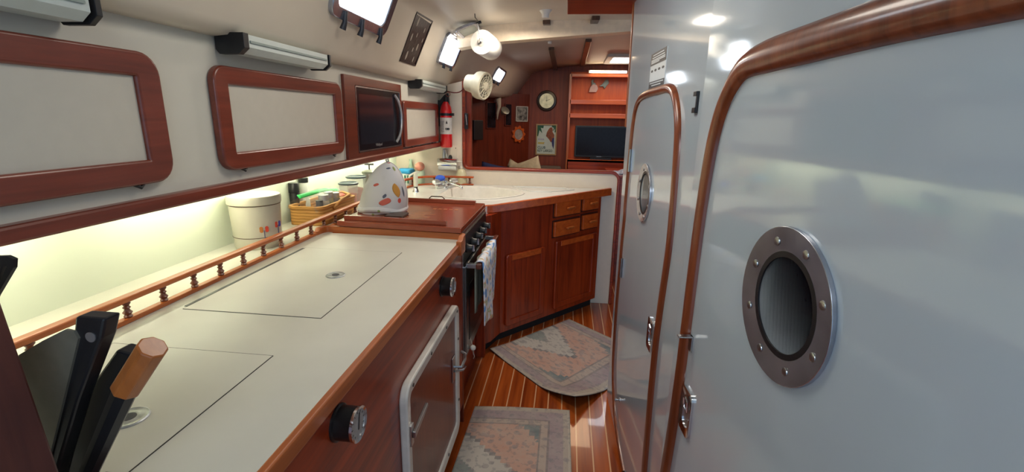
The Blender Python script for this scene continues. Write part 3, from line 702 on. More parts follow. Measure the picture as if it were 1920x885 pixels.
MB().box((-.50, 2.578, .0), (-.445, 2.615, .885)).build('post', mahZ, sk, bevel=.003)
ct = MB().prism(Fr((0, 0, .885), (1, 0, 0), (0, 1, 0)), [(x, y) for x, y in cpl], 0, .045).build('countertop', sinkw, sk)
# edging strip following the front edge with a rounded left return
eg = [(-.52, 2.604), (-.488, 2.64), (-.470, 2.70), (-.440, 2.722), (-.425, 2.728), (.345, 3.562)]
mb = MB(); L = []
for i, (x, y) in enumerate(eg):
    a = V(eg[max(i - 1, 0)]); c = V(eg[min(i + 1, len(eg) - 1)]); t = (c - a).normalized(); n_ = V((t.y, -t.x)) * .012
    ht = .934 + (.008 if i == len(eg) - 1 else 0)
    L.append([mb.b.verts.new((x + n_.x, y + n_.y, .886)), mb.b.verts.new((x + n_.x, y + n_.y, ht)), mb.b.verts.new((x - n_.x, y - n_.y, ht)), mb.b.verts.new((x - n_.x, y - n_.y, .886))])
for A, B in zip(L, L[1:]):
    for k in range(4): mb.face([A[k], A[(k + 1) % 4], B[(k + 1) % 4], B[k]])
mb.face(L[0]); mb.face(L[-1][::-1])
mb.build('edging', orX, sk, bevel=.004, smooth=True)
# sink: raised moulded rim, basin, drainer
sk2 = thing('sink', 'white moulded galley sink with deep basin and drainer set into angled counter', 'sink', (-.45, 3.2, .93))
basin = [(-.80, 2.99), (-.53, 2.885), (-.275, 3.175), (-.31, 3.245), (-.565, 3.50), (-.70, 3.47), (-.80, 3.36)]
basin = [(-.82, 2.98), (-.52, 2.88), (-.235, 3.195), (-.45, 3.40), (-.60, 3.47), (-.82, 3.43)]
def off(poly, d):
    cx = sum(p[0] for p in poly) / len(poly); cy = sum(p[1] for p in poly) / len(poly)
    return [(cx + (x - cx) * d, cy + (y - cy) * d) for x, y in poly]
bs = smoothpath(basin + [basin[0]], 2)[:-1]
cut = MB().prism(Fr((0, 0, .70), (1, 0, 0), (0, 1, 0)), bs, .185 - .02, .30).build('cutter', dark)
boolcut(ct, cut)
cut = MB().prism(Fr((0, 0, .60), (1, 0, 0), (0, 1, 0)), bs, .16, .40).build('cutter', dark)
boolcut(skb, cut)
mb = MB(); F0 = Fr((0, 0, 0), (1, 0, 0), (0, 1, 0))
n = len(bs); L = []
for d, z in ((1.06, .9305), (1.05, .936), (1.01, .935), (.985, .925), (.93, .82), (.82, .795), (.2, .79)):
    L.append([mb.b.verts.new((x, y, z)) for x, y in off(bs, d)])
for A, B in zip(L, L[1:]):
    for i in range(n): mb.face([A[i], A[(i + 1) % n], B[(i + 1) % n], B[i]])
mb.face(L[-1])
mb.build('basin', sinkb, sk2, smooth='all', solid=.002)
cut = None
dpl = smoothpath([(-.40, 3.515), (-.19, 3.25), (.16, 3.535), (-.40, 3.535), (-.40, 3.515)], 1)[:-1]
MB().ring(TOP, dpl, off(dpl, .90), 0, .006).build('drainer_rim', sinkw, sk2, bevel=.002, smooth=True)
MB().lathe((-.56, 3.17, .791), [(.035, 0), (.035, .003), (.02, .001)], n=24).build('drain', chrome, sk2, smooth=True)
# faucet
fc = thing('faucet', 'chrome mixer faucet with clear faceted knob beside the sink', 'faucet', (-.86, 3.3, .93))
MB().lathe((-.88, 3.36, .93), [(.026, 0), (.026, .006), (.018, .012), (.016, .05), (.020, .055)], n=20).tube([(-.93, 3.30, .945), (-.83, 3.42, .945)], .016, 12).build('body', chrome, fc, smooth=True)
MB().tube([(-.88, 3.36, .965), (-.84, 3.31, .975), (-.77, 3.24, .972), (-.72, 3.19, .966), (-.715, 3.185, .950)], .010, 12).build('spout', chrome, fc, smooth='all')
for q in ((-.93, 3.30, .96), (-.83, 3.42, .96)):
    MB().lathe(q, [(.010, 0), (.030, .006), (.034, .018), (.028, .030), (.014, .036)], n=8).build('knob', plain('crystal', (.75, .78, .8), .08, .7, var=.3, scale=60), fc)
# white filtered water tap
wt = thing('water_filter_tap', 'white curved lever tap on chrome base behind the stove board', 'faucet', (-1.0, 3.06, .93))
q = on(780, 360, 2, .93); q = V((q.x, q.y, .93)); print('tap', q)
MB().lathe(q, [(.022, 0), (.020, .01), (.012, .03)], n=18).build('base', chrome, wt, smooth=True)
MB().lathe(q + V((0, 0, .03)), [(.013, 0), (.013, .008)], n=18).build('collar', black, wt)
MB().lathe(q + V((0, 0, .038)), [(.015, 0), (.016, .06), (.013, .085), (.008, .095)], n=18).build('column', white, wt, smooth=True)
MB().tube([q + V((-.04, -.02, .10)), q + V((-.035, -.01, .115)), q + V((-.01, 0, .13)), q + V((.02, .01, .138)), q + V((.028, .012, .135))], [.006, .007, .008, .008, .006], 10).build('lever', white, wt, smooth='all')
# doors and drawers of the sink cabinet
def cpt(px, py, o=0): return FC.px(px, py, o)
def raised(F, a0, b0, a1, b1, r, name, par, top=True):
    d = MB().ring(F, rrect(a0, b0, a1, b1, r), rrect(a0 + .042, b0 + .042, a1 - .042, b1 - .042, .004), 0, .020, .018).build('door', mahZ, par, bevel=.005, smooth=True)
    MB().fbox(F, a0 + .038, b0 + .038, a1 - .038, b1 - .038, 0, .010).build('panel', mahZ, d)
    # lighter top rail of the frame
    MB().fbox(F, a0 + .045, b1 - .040, a1 - .045, b1 - .004, .012, .0222).build('top_rail', orX, d, bevel=.002)
dl = [cpt(*p, .02) for p in ((937, 488), (1022, 458), (1022, 600), (940, 640))]; drr = [cpt(*p, .02) for p in ((1046, 452), (1120, 436), (1114, 574), (1041, 598))]
print('doors', dl, drr, WC)
raised(FC, .035, .11, dl[1][0] + .01, (dl[0][1] + dl[1][1]) / 2, .02, 'a', sk)
raised(FC, drr[0][0] - .01, .11, drr[1][0] - .0, (drr[0][1] + drr[1][1]) / 2, .015, 'b', sk)
for quad_ in (((1042, 380), (1089, 373), (1090, 398), (1043, 408)), ((1094, 371), (1124, 365), (1123, 390), (1095, 397)), ((1041, 418), (1088, 408), (1088, 434), (1040, 446)), ((1094, 404), (1122, 400), (1121, 424), (1093, 432))):
    P = [cpt(*p, .02) for p in quad_]; a0 = (P[0][0] + P[3][0]) / 2; a1 = (P[1][0] + P[2][0]) / 2; b1 = (P[0][1] + P[1][1]) / 2; b0 = (P[2][1] + P[3][1]) / 2
    d = MB().fbox(FC, a0, b0, a1, b1, 0, .020).build('drawer', orX, sk, bevel=.005, seg=3)
    mx_, mz_ = (a0 + a1) / 2 + .004, (b0 + b1) / 2
    MB().fbox(FC, mx_ - .036, mz_ - .004, mx_ + .036, mz_ + .011, .032, .050).fbox(FC, mx_ - .028, mz_ - .010, mx_ + .028, mz_ + .004, .020, .036).build('pull', tkX, d, bevel=.004)
    MB().ring(FC, rrect(a0 - .010, b0 - .010, a1 + .010, b1 + .010, .002, 1), rrect(a0 - .001, b0 - .001, a1 + .001, b1 + .001, .002, 1), 0, .003).build('shadow_gap', plain('gap_wood', (.05, .010, .005), .5), d)

# little fiddle rail behind the sink, turning along the divider
r2 = thing('sink_rail', 'short wooden gallery rail with spindles behind the sink', 'rail', (-1.0, 3.45, .93))
rp = [(-1.16, 2.75), (-1.16, 3.10), (-1.14, 3.36), (-1.07, 3.46), (-.98, 3.50), (-.84, 3.525), (-.70, 3.53)]
for nm, z, hh, ww in (('bottom_rail', .931, .010, .011), ('top_rail', .985, .014, .014)):
    mb = MB(); L = []
    P_ = smoothpath(rp, 2)
    for i, (x, y) in enumerate(P_):
        a = V(P_[max(i - 1, 0)]); c = V(P_[min(i + 1, len(P_) - 1)]); t = (c - a).normalized(); n_ = V((t.y, -t.x)) * ww
        L.append([mb.b.verts.new((x + n_.x, y + n_.y, z)), mb.b.verts.new((x + n_.x, y + n_.y, z + hh)), mb.b.verts.new((x - n_.x, y - n_.y, z + hh)), mb.b.verts.new((x - n_.x, y - n_.y, z))])
    for A, B in zip(L, L[1:]):
        for k in range(4): mb.face([A[k], A[(k + 1) % 4], B[(k + 1) % 4], B[k]])
    mb.face(L[0]); mb.face(L[-1][::-1]); mb.build(nm, orX, r2, bevel=.003, smooth=True)
for x, y in ((-1.16, 2.9), (-1.16, 3.08), (-1.13, 3.36), (-1.0, 3.492), (-.89, 3.517), (-.80, 3.528), (-.73, 3.53)):
    MB().lathe((x, y, .941), [(a, h * 1.05) for a, h in prof], n=12).build('spindle', spw, r2, smooth=True)

# ================================================================ THINGS ON THE LEDGE BEHIND THE RAIL
m, nt, b = newmat('basket_weave')
tc = N(nt, 'ShaderNodeTexCoord'); wv = N(nt, 'ShaderNodeTexWave'); wv.bands_direction = 'Z'; wv.inputs['Scale'].default_value = 22; wv.inputs['Distortion'].default_value = 1.5; wv.inputs['Detail'].default_value = 3
nt.links.new(tc.outputs['Object'], wv.inputs['Vector']); cr = N(nt, 'ShaderNodeValToRGB'); cr.color_ramp.elements[0].color = (.42, .19, .04, 1); cr.color_ramp.elements[1].color = (.52, .25, .06, 1)
nt.links.new(wv.outputs['Color'], cr.inputs[0]); nt.links.new(cr.outputs[0], b.inputs['Base Color']); b.inputs['Roughness'].default_value = .6
bp = N(nt, 'ShaderNodeBump'); bp.inputs['Strength'].default_value = .6; bp.inputs['Distance'].default_value = .003; nt.links.new(wv.outputs['Fac'], bp.inputs['Height']); nt.links.new(bp.outputs[0], b.inputs['Normal'])
basket_m = m
# canister
cn = thing('canister', 'cream lidded canister with brown bands and painted tulips', 'canister', (-1.213, 1.685, .93))
cz_ = (-1.213, 1.685, .93); crm = plain('cream_ceramic', (.56, .52, .42), .3, var=.02); brn = plain('brown_band', (.10, .05, .03), .4)
R = .092
MB().lathe(cz_, [(R * .90, 0), (R * .93, .004), (R * .97, .10), (R, .168), (R, .172)], n=48).build('jar', crm, cn, smooth=True)
MB().lathe((cz_[0], cz_[1], 1.102), [(R * 1.0, 0), (R * 1.05, .003), (R * 1.06, .025), (R * 1.02, .034), (R * .88, .036), (R * .85, .031), (R * .2, .033)], n=48).build('lid', crm, cn, smooth=True)
for z, r in ((.1695, R * 1.006), (.045, R * .952)):
    MB().lathe((cz_[0], cz_[1], .93 + z), [(r, 0), (r + .0008, .0005), (r + .0008, .002), (r, .0025)], n=48).build('band', brn, cn, smooth=True)
cdir = (V((0, 0, 0)) - V((cz_[0], cz_[1], 0))).normalized()
def tulip(ang, h, col1, col2):
    d = Matrix.Rotation(ang, 3, 'Z') @ cdir; rr = R * (.93 + .07 * (h / .17)) + .0008
    F = Fr(V(cz_) + d * rr + V((0, 0, h)), V((0, 0, 1)).cross(d), (0, 0, 1))
    for s_, c_ in ((-1, col1), (1, col2)):
        MB().prism(F, [(s_ * .010 + .009 * math.cos(t) * (.6 + .4 * abs(math.sin(t))), .012 * math.sin(t) + .012) for t in [2 * PI * i / 12 for i in range(12)]], -.002, .0012).build('tulip', c_, cn)
    MB().fbox(F, -.0012, -.05, .0012, .008, -.003, .001).build('stem', plain('tulip_stem', (.10, .10, .22), .5), cn)
red = plain('tulip_red', (.60, .06, .03), .5); blue = plain('tulip_blue', (.08, .08, .45), .5); org_ = plain('tulip_orange', (.60, .22, .05), .5)
tulip(.25, .068, org_, red); tulip(.95, .078, red, blue)

# basket with things in it
by0, by1 = 2.03, 2.40; bx0, bx1 = -1.30, -1.125
bk = thing('basket', 'low honey-brown woven basket behind the gallery rail', 'basket', ((bx0 + bx1) / 2, (by0 + by1) / 2, .93))
Fb = Fr((0, 0, 0), (1, 0, 0), (0, 1, 0))
MB().ring(Fb, rrect(bx0, by0, bx1, by1, .035), rrect(bx0 + .008, by0 + .008, bx1 - .008, by1 - .008, .03), .93, 1.012).prism(Fb, rrect(bx0 + .004, by0 + .004, bx1 - .004, by1 - .004, .03), .93, .937).build('body', basket_m, bk, smooth=True)
MB().ring(Fb, rrect(bx0 - .006, by0 - .006, bx1 + .006, by1 + .006, .04), rrect(bx0 + .010, by0 + .010, bx1 - .010, by1 - .010, .03), 1.008, 1.022).build('rim', basket_m, bk, bevel=.004, smooth=True)
MB().tube([(bx1 + .006, by0 + .10, 1.0), (bx1 + .010, by0 + .16, 1.024), (bx1 - .01, by1 - .06, 1.034), (-1.2, by1 - .005, 1.036), (bx0 + .02, by1 - .05, 1.032)], .007, 8).build('handle', basket_m, bk, smooth='all')
MB().lathe((bx1 + .004, by0 + .11, 1.0), [(.010, 0), (.010, .004), (.004, .007)], (1, 0, 0), 14).build('brass_knob', plain('brass', (.75, .52, .18), .25, .9), bk, smooth=True)
bag = thing('zipper_bag', 'clear plastic bag with bright green zipper resting in the basket', 'bag', (-1.21, 2.17, .945))
film = plain('plastic_film', (.80, .82, .86), .2, alpha=.16)
MB().grid(lambda u, v: V((-1.285 + .145 * u + .006 * math.sin(v * 8 + u * 5), 2.01 + .31 * v, 1.0 + .083 * math.sin(PI * u) ** .5 * (1 - .25 * abs(v - .5)) + .004 * math.sin(u * 17 + v * 13))), 20, 20).build('pouch', film, bag, smooth='all')
MB().grid(lambda u, v: V((-1.20 + .012 * (v - .5) + .008 * math.sin(u * 6), 1.97 + .38 * u, 1.086 - .025 * u + .012 * math.sin(u * 3.1) - .016 * v)), 24, 3).build('zipper', plain('green_zip', (.04, .55, .12), .4), bag, smooth='all', solid=.004)
def jar(x, y, z, r, h, body, lidm, label, name='spice_jar', g='small spice jars in the basket', cat='jar'):
    h *= 1.22
    t = thing(name, label, cat, (x, y, z), g)
    MB().lathe((x, y, z), [(r * .95, 0), (r, .004), (r, h * .72), (r * .85, h * .78)], n=20).build('glass', body, t, smooth=True)
    MB().lathe((x, y, z + h * .78), [(r * .92, 0), (r * .92, h * .22), (r * .8, h * .225)], n=20).build('lid', lidm, t, smooth=True)
    return t
herb = plain('herb_contents', (.30, .28, .14), .4, var=.3); herb2 = plain('grey_contents', (.33, .33, .33), .35, var=.2); palej = plain('pale_contents', (.60, .55, .42), .35, var=.2); dkj = plain('dark_contents', (.10, .05, .03), .35)
silv = plain('silver_lid', (.5, .5, .52), .3, .8)
jar(-1.165, 2.085, .94, .018, .085, dkj, black, 'small dark brown jar at the canister end of the basket')
jar(-1.170, 2.135, .94, .026, .10, palej, silv, 'pale jar with silver lid in basket next to dark brown jar')
jar(-1.175, 2.195, .94, .024, .105, herb, silv, 'olive herb jar standing mid basket under the plastic bag')
jar(-1.170, 2.250, .94, .024, .095, herb2, silv, 'grey jar in basket between herb jar and bread rolls')
tag(MB().ball((-1.165, 2.315, 1.00), .030, sc=(1, 1.2, .8)).build('bread_roll', plain('bread', (.45, .26, .10), .8), smooth='all'), 'brown round roll at the stove end of the basket', 'bread')
tag(MB().lathe((-1.20, 2.36, .94), [(.026, 0), (.028, .05), (.028, .085), (.02, .092)], n=20).build('red_jar', plain('salmon_lid', (.62, .14, .08), .4), smooth=True), 'salmon red capped jar at the stove end of basket', 'jar')
# grinders behind the basket
pg = thing('pepper_mill', 'tall all-black pepper mill behind green zipper bag', 'grinder', (-1.30, 2.145, .93))
MB().lathe((-1.312, 2.12, .93), [(.022, 0), (.022, .135), (.020, .14)], n=20).build('body', black, pg, smooth=True)
MB().lathe((-1.312, 2.12, 1.071), [(.024, 0), (.024, .045), (.022, .048)], n=20).build('cap', black, pg, smooth=True)
sg = thing('salt_grinder', 'glass salt grinder with black cap beside black pepper mill', 'grinder', (-1.31, 2.20, .93))
MB().lathe((-1.305, 2.20, .93), [(.026, 0), (.022, .17), (.020, .18)], n=20).build('glass', plain('salt_glass', (.62, .63, .58), .15), sg, smooth=True)
MB().lathe((-1.305, 2.20, 1.110), [(.022, 0), (.023, .022), (.021, .024)], n=20).build('cap', black, sg, smooth=True)
# clear tubs with dark lids
def tub(x, y, r, h, label, fill):
    t = thing('storage_tub', label, 'container', (x, y, .93), 'clear tubs with dark lids')
    MB().lathe((x, y, .93), [(r * .86, 0), (r * .88, .004), (r * .98, h)], n=28).build('tub', plain('milky_plastic', (.74, .74, .74), .2, alpha=.28), t, smooth=True)
    MB().lathe((x, y, .934), [(r * .80, 0), (r * .84, h * .55), (r * .3, h * .6)], n=28).build('contents', fill, t, smooth=True)
    MB().lathe((x, y, .93 + h), [(r, 0), (r * 1.06, .002), (r * 1.06, .009), (r * .9, .012), (r * .84, .007), (r * .1, .007)], n=28).build('lid', plain('slate_lid', (.05, .07, .08), .3), t, smooth=True)
tub(-1.215, 2.50, .052, .132, 'clear tub with red contents and slate lid, nearer the basket', plain('red_food', (.62, .16, .11), .5))
tub(-1.235, 2.645, .056, .150, 'clear tub with pink contents and slate lid, behind the first tub', plain('pink_food', (.66, .34, .30), .5))
# coffee press behind the cozy
q = on(690, 345, 0, -1.17) + V((0, .06, 0))
cp = thing('coffee_press', 'steel coffee press with black plunger peeking from behind the cozy', 'coffee maker', (-1.20, q.y + .04, .93)); q.y += .04
MB().lathe((-1.20, q.y, .93), [(.042, 0), (.042, .16), (.044, .165)], n=24).build('beaker', steel, cp, smooth=True)
MB().lathe((-1.20, q.y, 1.095), [(.046, 0), (.046, .012), (.02, .022)], n=24).build('lid', plain('olive_metal', (.20, .21, .17), .3, .6), cp, smooth=True)
MB().tube([(-1.20, q.y, 1.115), (-1.20, q.y, 1.15)], .004, 8).build('plunger', black, cp)
MB().tube([(-1.225, q.y - .01, 1.152), (-1.20, q.y, 1.150), (-1.175, q.y + .01, 1.150)], .006, 8).build('plunger_knob', black, cp)
# washing-up corner
def at(px, py, x): return on(px, py, 0, x)
q = on(766, 325, 0, -1.27); print('bluebox', q)
bl = thing('brush_pot', 'white ribbed pot of green brushes with blue cloth over it', 'pot', (-1.21, 3.45, .93))
MB().lathe((-1.215, 3.45, .93), [(.045, 0), (.05, .085), (.046, .087)], n=12).build('pot', plain('pot_white', (.68, .72, .66), .4), bl)
for k in range(4): MB().box((-1.250 + .022 * k, 3.400, .945), (-1.240 + .022 * k, 3.408, 1.005)).build('slot', plain('dark_green', (.02, .14, .08), .5), bl)
tag(MB().box((-1.27, 3.40, 1.014), (-1.155, 3.51, 1.050)).build('blue_cloth', plain('sky_blue_cloth', (.03, .28, .55), .8), bevel=.015, seg=4, smooth=True), 'sky blue folded cloth on top of white brush pot', 'cloth')
tag(MB().ball((-1.115, 3.50, 1.065), .045, sc=(.8, 1.1, .75)).build('sponge', plain('salmon_sponge', (.70, .30, .22), .9, var=.2, bump=.4), smooth='all'), 'crumpled salmon pink sponge beside blue cloth', 'sponge')
tag(MB().lathe((-1.115, 3.50, .93), [(.036, 0), (.038, .08), (.034, .10), (.03, .103)], n=20).build('tumbler', plain('pale_green_plastic', (.50, .64, .48), .3), smooth=True), 'pale green tumbler holding up the pink sponge', 'tumbler')
tag(MB().lathe((-1.20, 3.545, .93), [(.018, 0), (.022, .12), (.012, .15), (.010, .17), (.013, .172), (.013, .185)], n=16).build('squeeze_bottle', plain('mint_bottle', (.55, .70, .52), .3, alpha=.7), smooth=True), 'pale mint squeeze bottle against backsplash by blue cloth', 'bottle')
# wall-mounted can opener / chrome roller under the extinguisher
co = thing('towel_holder', 'chrome cylinder holder with paper roll on divider below fire extinguisher', 'holder', FB.p(-.93, 1.05))
FBn = FB
cxa = FB.px(822, 305, .06); cxb = FB.px(858, 305, .06); print('roll', cxa, cxb)
MB().tube([FB.p(cxa[0], cxa[1], .06), FB.p(cxb[0], cxa[1], .06)], .036, 24).build('cylinder', chrome, co, smooth=True)
MB().tube([FB.p(cxa[0] + .005, cxa[1] - .028, .062), FB.p(cxb[0] - .008, cxa[1] - .028, .062)], .028, 20).build('paper', plain('roll_paper', (.70, .70, .66), .8), co, smooth=True)
ua = FB.px(835, 296, .03); ub = FB.px(833, 280, .03)
MB().tube([FB.p(ua[0] - .012, ua[1] - .02, .04), FB.p(ub[0] - .005, ub[1], .02)], .011, 10).tube([FB.p(ua[0] + .022, ua[1] - .02, .04), FB.p(ub[0] + .006, ub[1], .02)], .008, 10).build('bracket', steel, co, smooth=True)
MB().ball(FB.p(ua[0] + .045, ua[1] + .0, .05), .022, sc=(.7, 1, 1.2)).build('crank_knob', black, co, smooth='all')
tag(MB().lathe((-.935, 3.425, .931), [(.042, 0), (.048, .036), (.046, .040)], n=20).build('soap_dish', plain('clear_dish', (.62, .66, .66), .15, alpha=.6), smooth=True), 'clear round dish holding a blue scrubber below chrome roller', 'dish')
tag(MB().ball((-.935, 3.425, .992), .038, sc=(1, .8, .58)).build('scrubber', plain('royal_blue_scrubber', (.05, .14, .75), .7, bump=.5), smooth='all'), 'royal blue scrubber lying in clear dish', 'scrubber')
sd = thing('soap_dispenser', 'pale yellow pump soap bottle beside sink rail at divider', 'bottle', (-.80, 3.53, .93))
q = FB.px(872, 340, .035)[0]; print('soap', q)
MB().lathe((-.80, 3.545, .93), [(.040, 0), (.044, .01), (.042, .085), (.026, .115), (.012, .122)], n=24, sy=.7).build('bottle', plain('yellow_soap', (.62, .56, .36), .25, var=.1), sd, smooth=True)
MB().lathe((-.80, 3.545, 1.052), [(.011, 0), (.011, .020), (.006, .022), (.005, .05)], n=14).tube([(-.795, 3.545, 1.105), (-.825, 3.54, 1.108), (-.835, 3.54, 1.100)], .006, 8).build('pump', plain('pump_cream', (.72, .66, .54), .4), sd, smooth=True)
# outlet plate and switch on the divider
op = FB.px(850, 285); ol = thing('outlet_plate', 'cream outlet plate on divider right of fire extinguisher base', 'outlet', FB.p(op[0], op[1] - .05))
MB().prism(FB, rrect(op[0] - .04, op[1] - .06, op[0] + .035, op[1] + .05, .004), 0, .005).build('plate', cream, ol, bevel=.001)
MB().lathe(FB.p(op[0] + .02, op[1] + .03, .005), [(.004, 0), (.003, .002)], FB.n, 10).build('screw', brn, ol)

# fire extinguisher on the divider
fe = thing('fire_extinguisher', 'red fire extinguisher with white label hung on divider beside lockers', 'fire extinguisher', FB.p(-.90, 1.22))
e0 = FB.px(837, 276, .06); e1 = FB.px(837, 186, .06); ew = FB.px(848, 240, .06)[0] - FB.px(826, 240, .06)[0]; er = ew / 2
ec = FB.p((FB.px(848, 260, .06)[0] + FB.px(826, 260, .06)[0]) / 2, e0[1], .06); print('ext', ec, er, e1)
redm = plain('extinguisher_red', (.62, .012, .015), .25, var=.03, coat=.4)
hh = e1[1] - e0[1]
MB().lathe(ec, [(er * .9, 0), (er, .008), (er, hh * .74), (er * .86, hh * .84), (er * .5, hh * .93), (er * .36, hh * .95)], n=32).build('cylinder', redm, fe, smooth=True)
MB().lathe(ec + V((0, 0, hh * .28)), [(er * 1.005, 0), (er * 1.01, .001), (er * 1.01, hh * .34), (er * 1.005, hh * .342)], n=32).build('label_wrap', plain('label_white', (.62, .58, .54), .5), fe, smooth=True)
F = Fr(ec + V((0, -er * 1.0, 0)), (1, 0, 0), (0, 0, 1))
mb = MB()
for k in range(7): mb.fbox(F, -er * .6, hh * (.33 + .035 * k), -er * .08, hh * (.342 + .035 * k), -.006, .0030)
mb.build('label_print', plain('grey_print', (.25, .22, .22), .6), fe)
mb = MB()
for k in range(2): mb.ring(F, rrect(er * (.14 + .34 * k), hh * .37, er * (.42 + .34 * k), hh * .41, .002, 2), rrect(er * (.20 + .34 * k), hh * .378, er * (.36 + .34 * k), hh * .402, .002, 2), -.012, .0030)
mb.prism(F, [(er * .2, hh * .50), (er * .5, hh * .50), (er * .35, hh * .56)], -.006, .0030); mb.build('label_symbols', black, fe)
MB().lathe(ec + V((0, 0, hh * .66)), [(er * 1.02, 0), (er * 1.03, .001), (er * 1.03, .018), (er * 1.02, .019)], n=32).fbox(Fr(ec + V((er, 0, hh * .66)), (1, 0, 0), (0, 0, 1)), -.005, 0, .016, .02, -.01, .01).build('strap', black, fe)
MB().box((ec.x - er * 1.35, ec.y + .0, ec.z + hh * .45), (ec.x - er * .4, 3.578, ec.z + hh * .98)).build('wall_bracket', black, fe, bevel=.003)
MB().lathe(ec + V((0, 0, hh * .94)), [(er * .36, 0), (er * .40, .01), (er * .3, .035), (er * .2, .04)], n=16).prism(Fr(ec + V((0, .012, hh)), (1, 0, 0), (0, 0, 1)), [(-.045, -.03), (-.05, -.015), (-.01, .03), (.02, .045), (.024, .02), (.03, -.05), (.024, -.06), (.014, 0), (-.02, -.01)], 0, .02).build('valve', black, fe, bevel=.002)
MB().tube([ec + V((.02 + .016 * math.cos(t), -.01, hh + .035 + .016 * math.sin(t))) for t in [2 * PI * i / 14 for i in range(14)]], .0022, 6, closed=True).build('pin_ring', plain('pin_ring_red', (.25, .03, .02), .4), fe, smooth='all')
# dark red wire along the head of the divider
wr = [FB.px(*p, .03) for p in ((838, 171), (850, 174), (861, 173), (867, 168), (871, 160))]
tag(MB().tube([FB.p(*p, .02) for p in smoothpath(wr, 2)], .004, 8).build('cable', plain('dark_red_cable', (.16, .02, .015), .4), smooth='all'), 'dark red cable along the top of the divider by extinguisher', 'cable')

# ================================================================ CABIN-SIDE FITTINGS
def cabframe(px, py):
    l, n = hit(px, py); u = V((0, 1, 0)); u = (u - n * u.dot(n)).normalized(); v = n.cross(u)
    if v.z < 0: v = -v; u = -u
    F = Fr(l, u, v)
    if F.n.dot(n) < 0: F = Fr(l, -u, v)
    return F
knobm = plain('port_knob', (.02, .022, .03), .35)
framem = plain('port_frame_metal', (.42, .45, .54), .22, .9, var=.15)
def port(name, cpx, corners, dogs, w_frame):
    """a portlight; corners = photo positions of the lit pane (left top, right top, right bottom, left bottom)"""
    F = cabframe(*cpx); P = [F.px(*c, .012) for c in corners]
    a0, a1 = min(p[0] for p in P), max(p[0] for p in P)
    a0 = (sorted(p[0] for p in P)[0] + sorted(p[0] for p in P)[1]) / 2; a1 = (sorted(p[0] for p in P)[2] + sorted(p[0] for p in P)[3]) / 2
    b0 = (sorted(p[1] for p in P)[0] + sorted(p[1] for p in P)[1]) / 2; b1 = (sorted(p[1] for p in P)[2] + sorted(p[1] for p in P)[3]) / 2
    print(name, F.o, a0, a1, b0, b1)
    g = group_struct(name, F.p((a0 + a1) / 2, b0))
    MB().ring(F, rrect(a0 - w_frame, b0 - w_frame, a1 + w_frame, b1 + w_frame, .05), rrect(a0, b0, a1, b1, .03), -.01, .028, .022).build('frame', framem, g, bevel=.004, smooth=True)
    MB().prism(F, rrect(a0 - .004, b0 - .004, a1 + .004, b1 + .004, .03), -.006, .0135).build('glass', port_mat, g)
    for k in dogs:
        x = a0 + (a1 - a0) * k
        MB().tube([F.p(x, b0 - w_frame * .2, .024), F.p(x, b0 - w_frame * 1.1, .034), F.p(x, b0 - w_frame * 1.7, .034)], [.008, .009, .012], 12).build('dog_knob', knobm, g, smooth=True)
    return g, F, (a0, a1, b0, b1)
port('window_1', (700, 30), ((632, -60), (755, -60), (712, 50), (643, 10)), (.15, .5, .95), .042)
g3, F3, b3 = port('window_2', (843, 92), ((834, 66), (864, 78), (850, 122), (822, 116)), (.3, .8), .020)
port('window_3', (935, 138), ((928, 128), (947, 132), (939, 153), (924, 150)), (.2, .75), .020)
# window 2's opened inner sash, hinged at the top and tipped up into the cabin
a0, a1, b0, b1 = b3
sash_pts = [(852, 57), (889, 40), (914, 66), (877, 80)]
hinge_a, hinge_b = F3.p(a0 - .02, b1 + .03, .03), F3.p(a1 + .02, b1 + .03, .03)
SQ = [on(852, 57, 1, 3.0), on(877, 80, 1, 3.4), on(889, 40, 1, 3.0), on(914, 66, 1, 3.4)]
hinge_a, hinge_b = SQ[0], SQ[1]
dv = ((SQ[2] - SQ[0]) + (SQ[3] - SQ[1])) / 2; SW = dv.length; dv.normalize()
FSH = Fr(hinge_a, hinge_b - hinge_a, dv); LS = (hinge_b - hinge_a).length
sh = MB().ring(FSH, rrect(0, 0, LS, SW, .03), rrect(.024, .018, LS - .024, SW - .018, .02), -.008, .008).build('open_sash', framem, g3, bevel=.003, smooth=True)
MB().prism(FSH, rrect(.02, .015, LS - .02, SW - .015, .02), -.002, .002).build('sash_glass', plain('sash_glass', (.36, .40, .35), .08, alpha=.75), sh)
for s_ in (.06, LS - .06): MB().tube([FSH.p(s_ - .03, -.008, 0), FSH.p(s_ + .03, -.008, 0)], .011, 10).build('hinge', chrome, sh, smooth=True)
for s_ in (.05, LS - .05): MB().tube([FSH.p(s_, SW, 0), FSH.p(s_, SW + .028, 0)], [.007, .010], 10).build('dog_knob', knobm, sh, smooth=True)
# hook that holds the sash
hk1, hn = hit(890, 22); tipp = FSH.p(.05, SW + .01, 0)
tag(MB().tube([hk1, hk1 + hn * .02 + V((0, 0, -.01)), (hk1 + tipp) / 2 + hn * .01, tipp], .0025, 6).build('sash_hook', plain('hook_wire', (.06, .05, .04), .4, .7), smooth='all'), 'thin dark wire hook holding the raised port sash', 'hook')
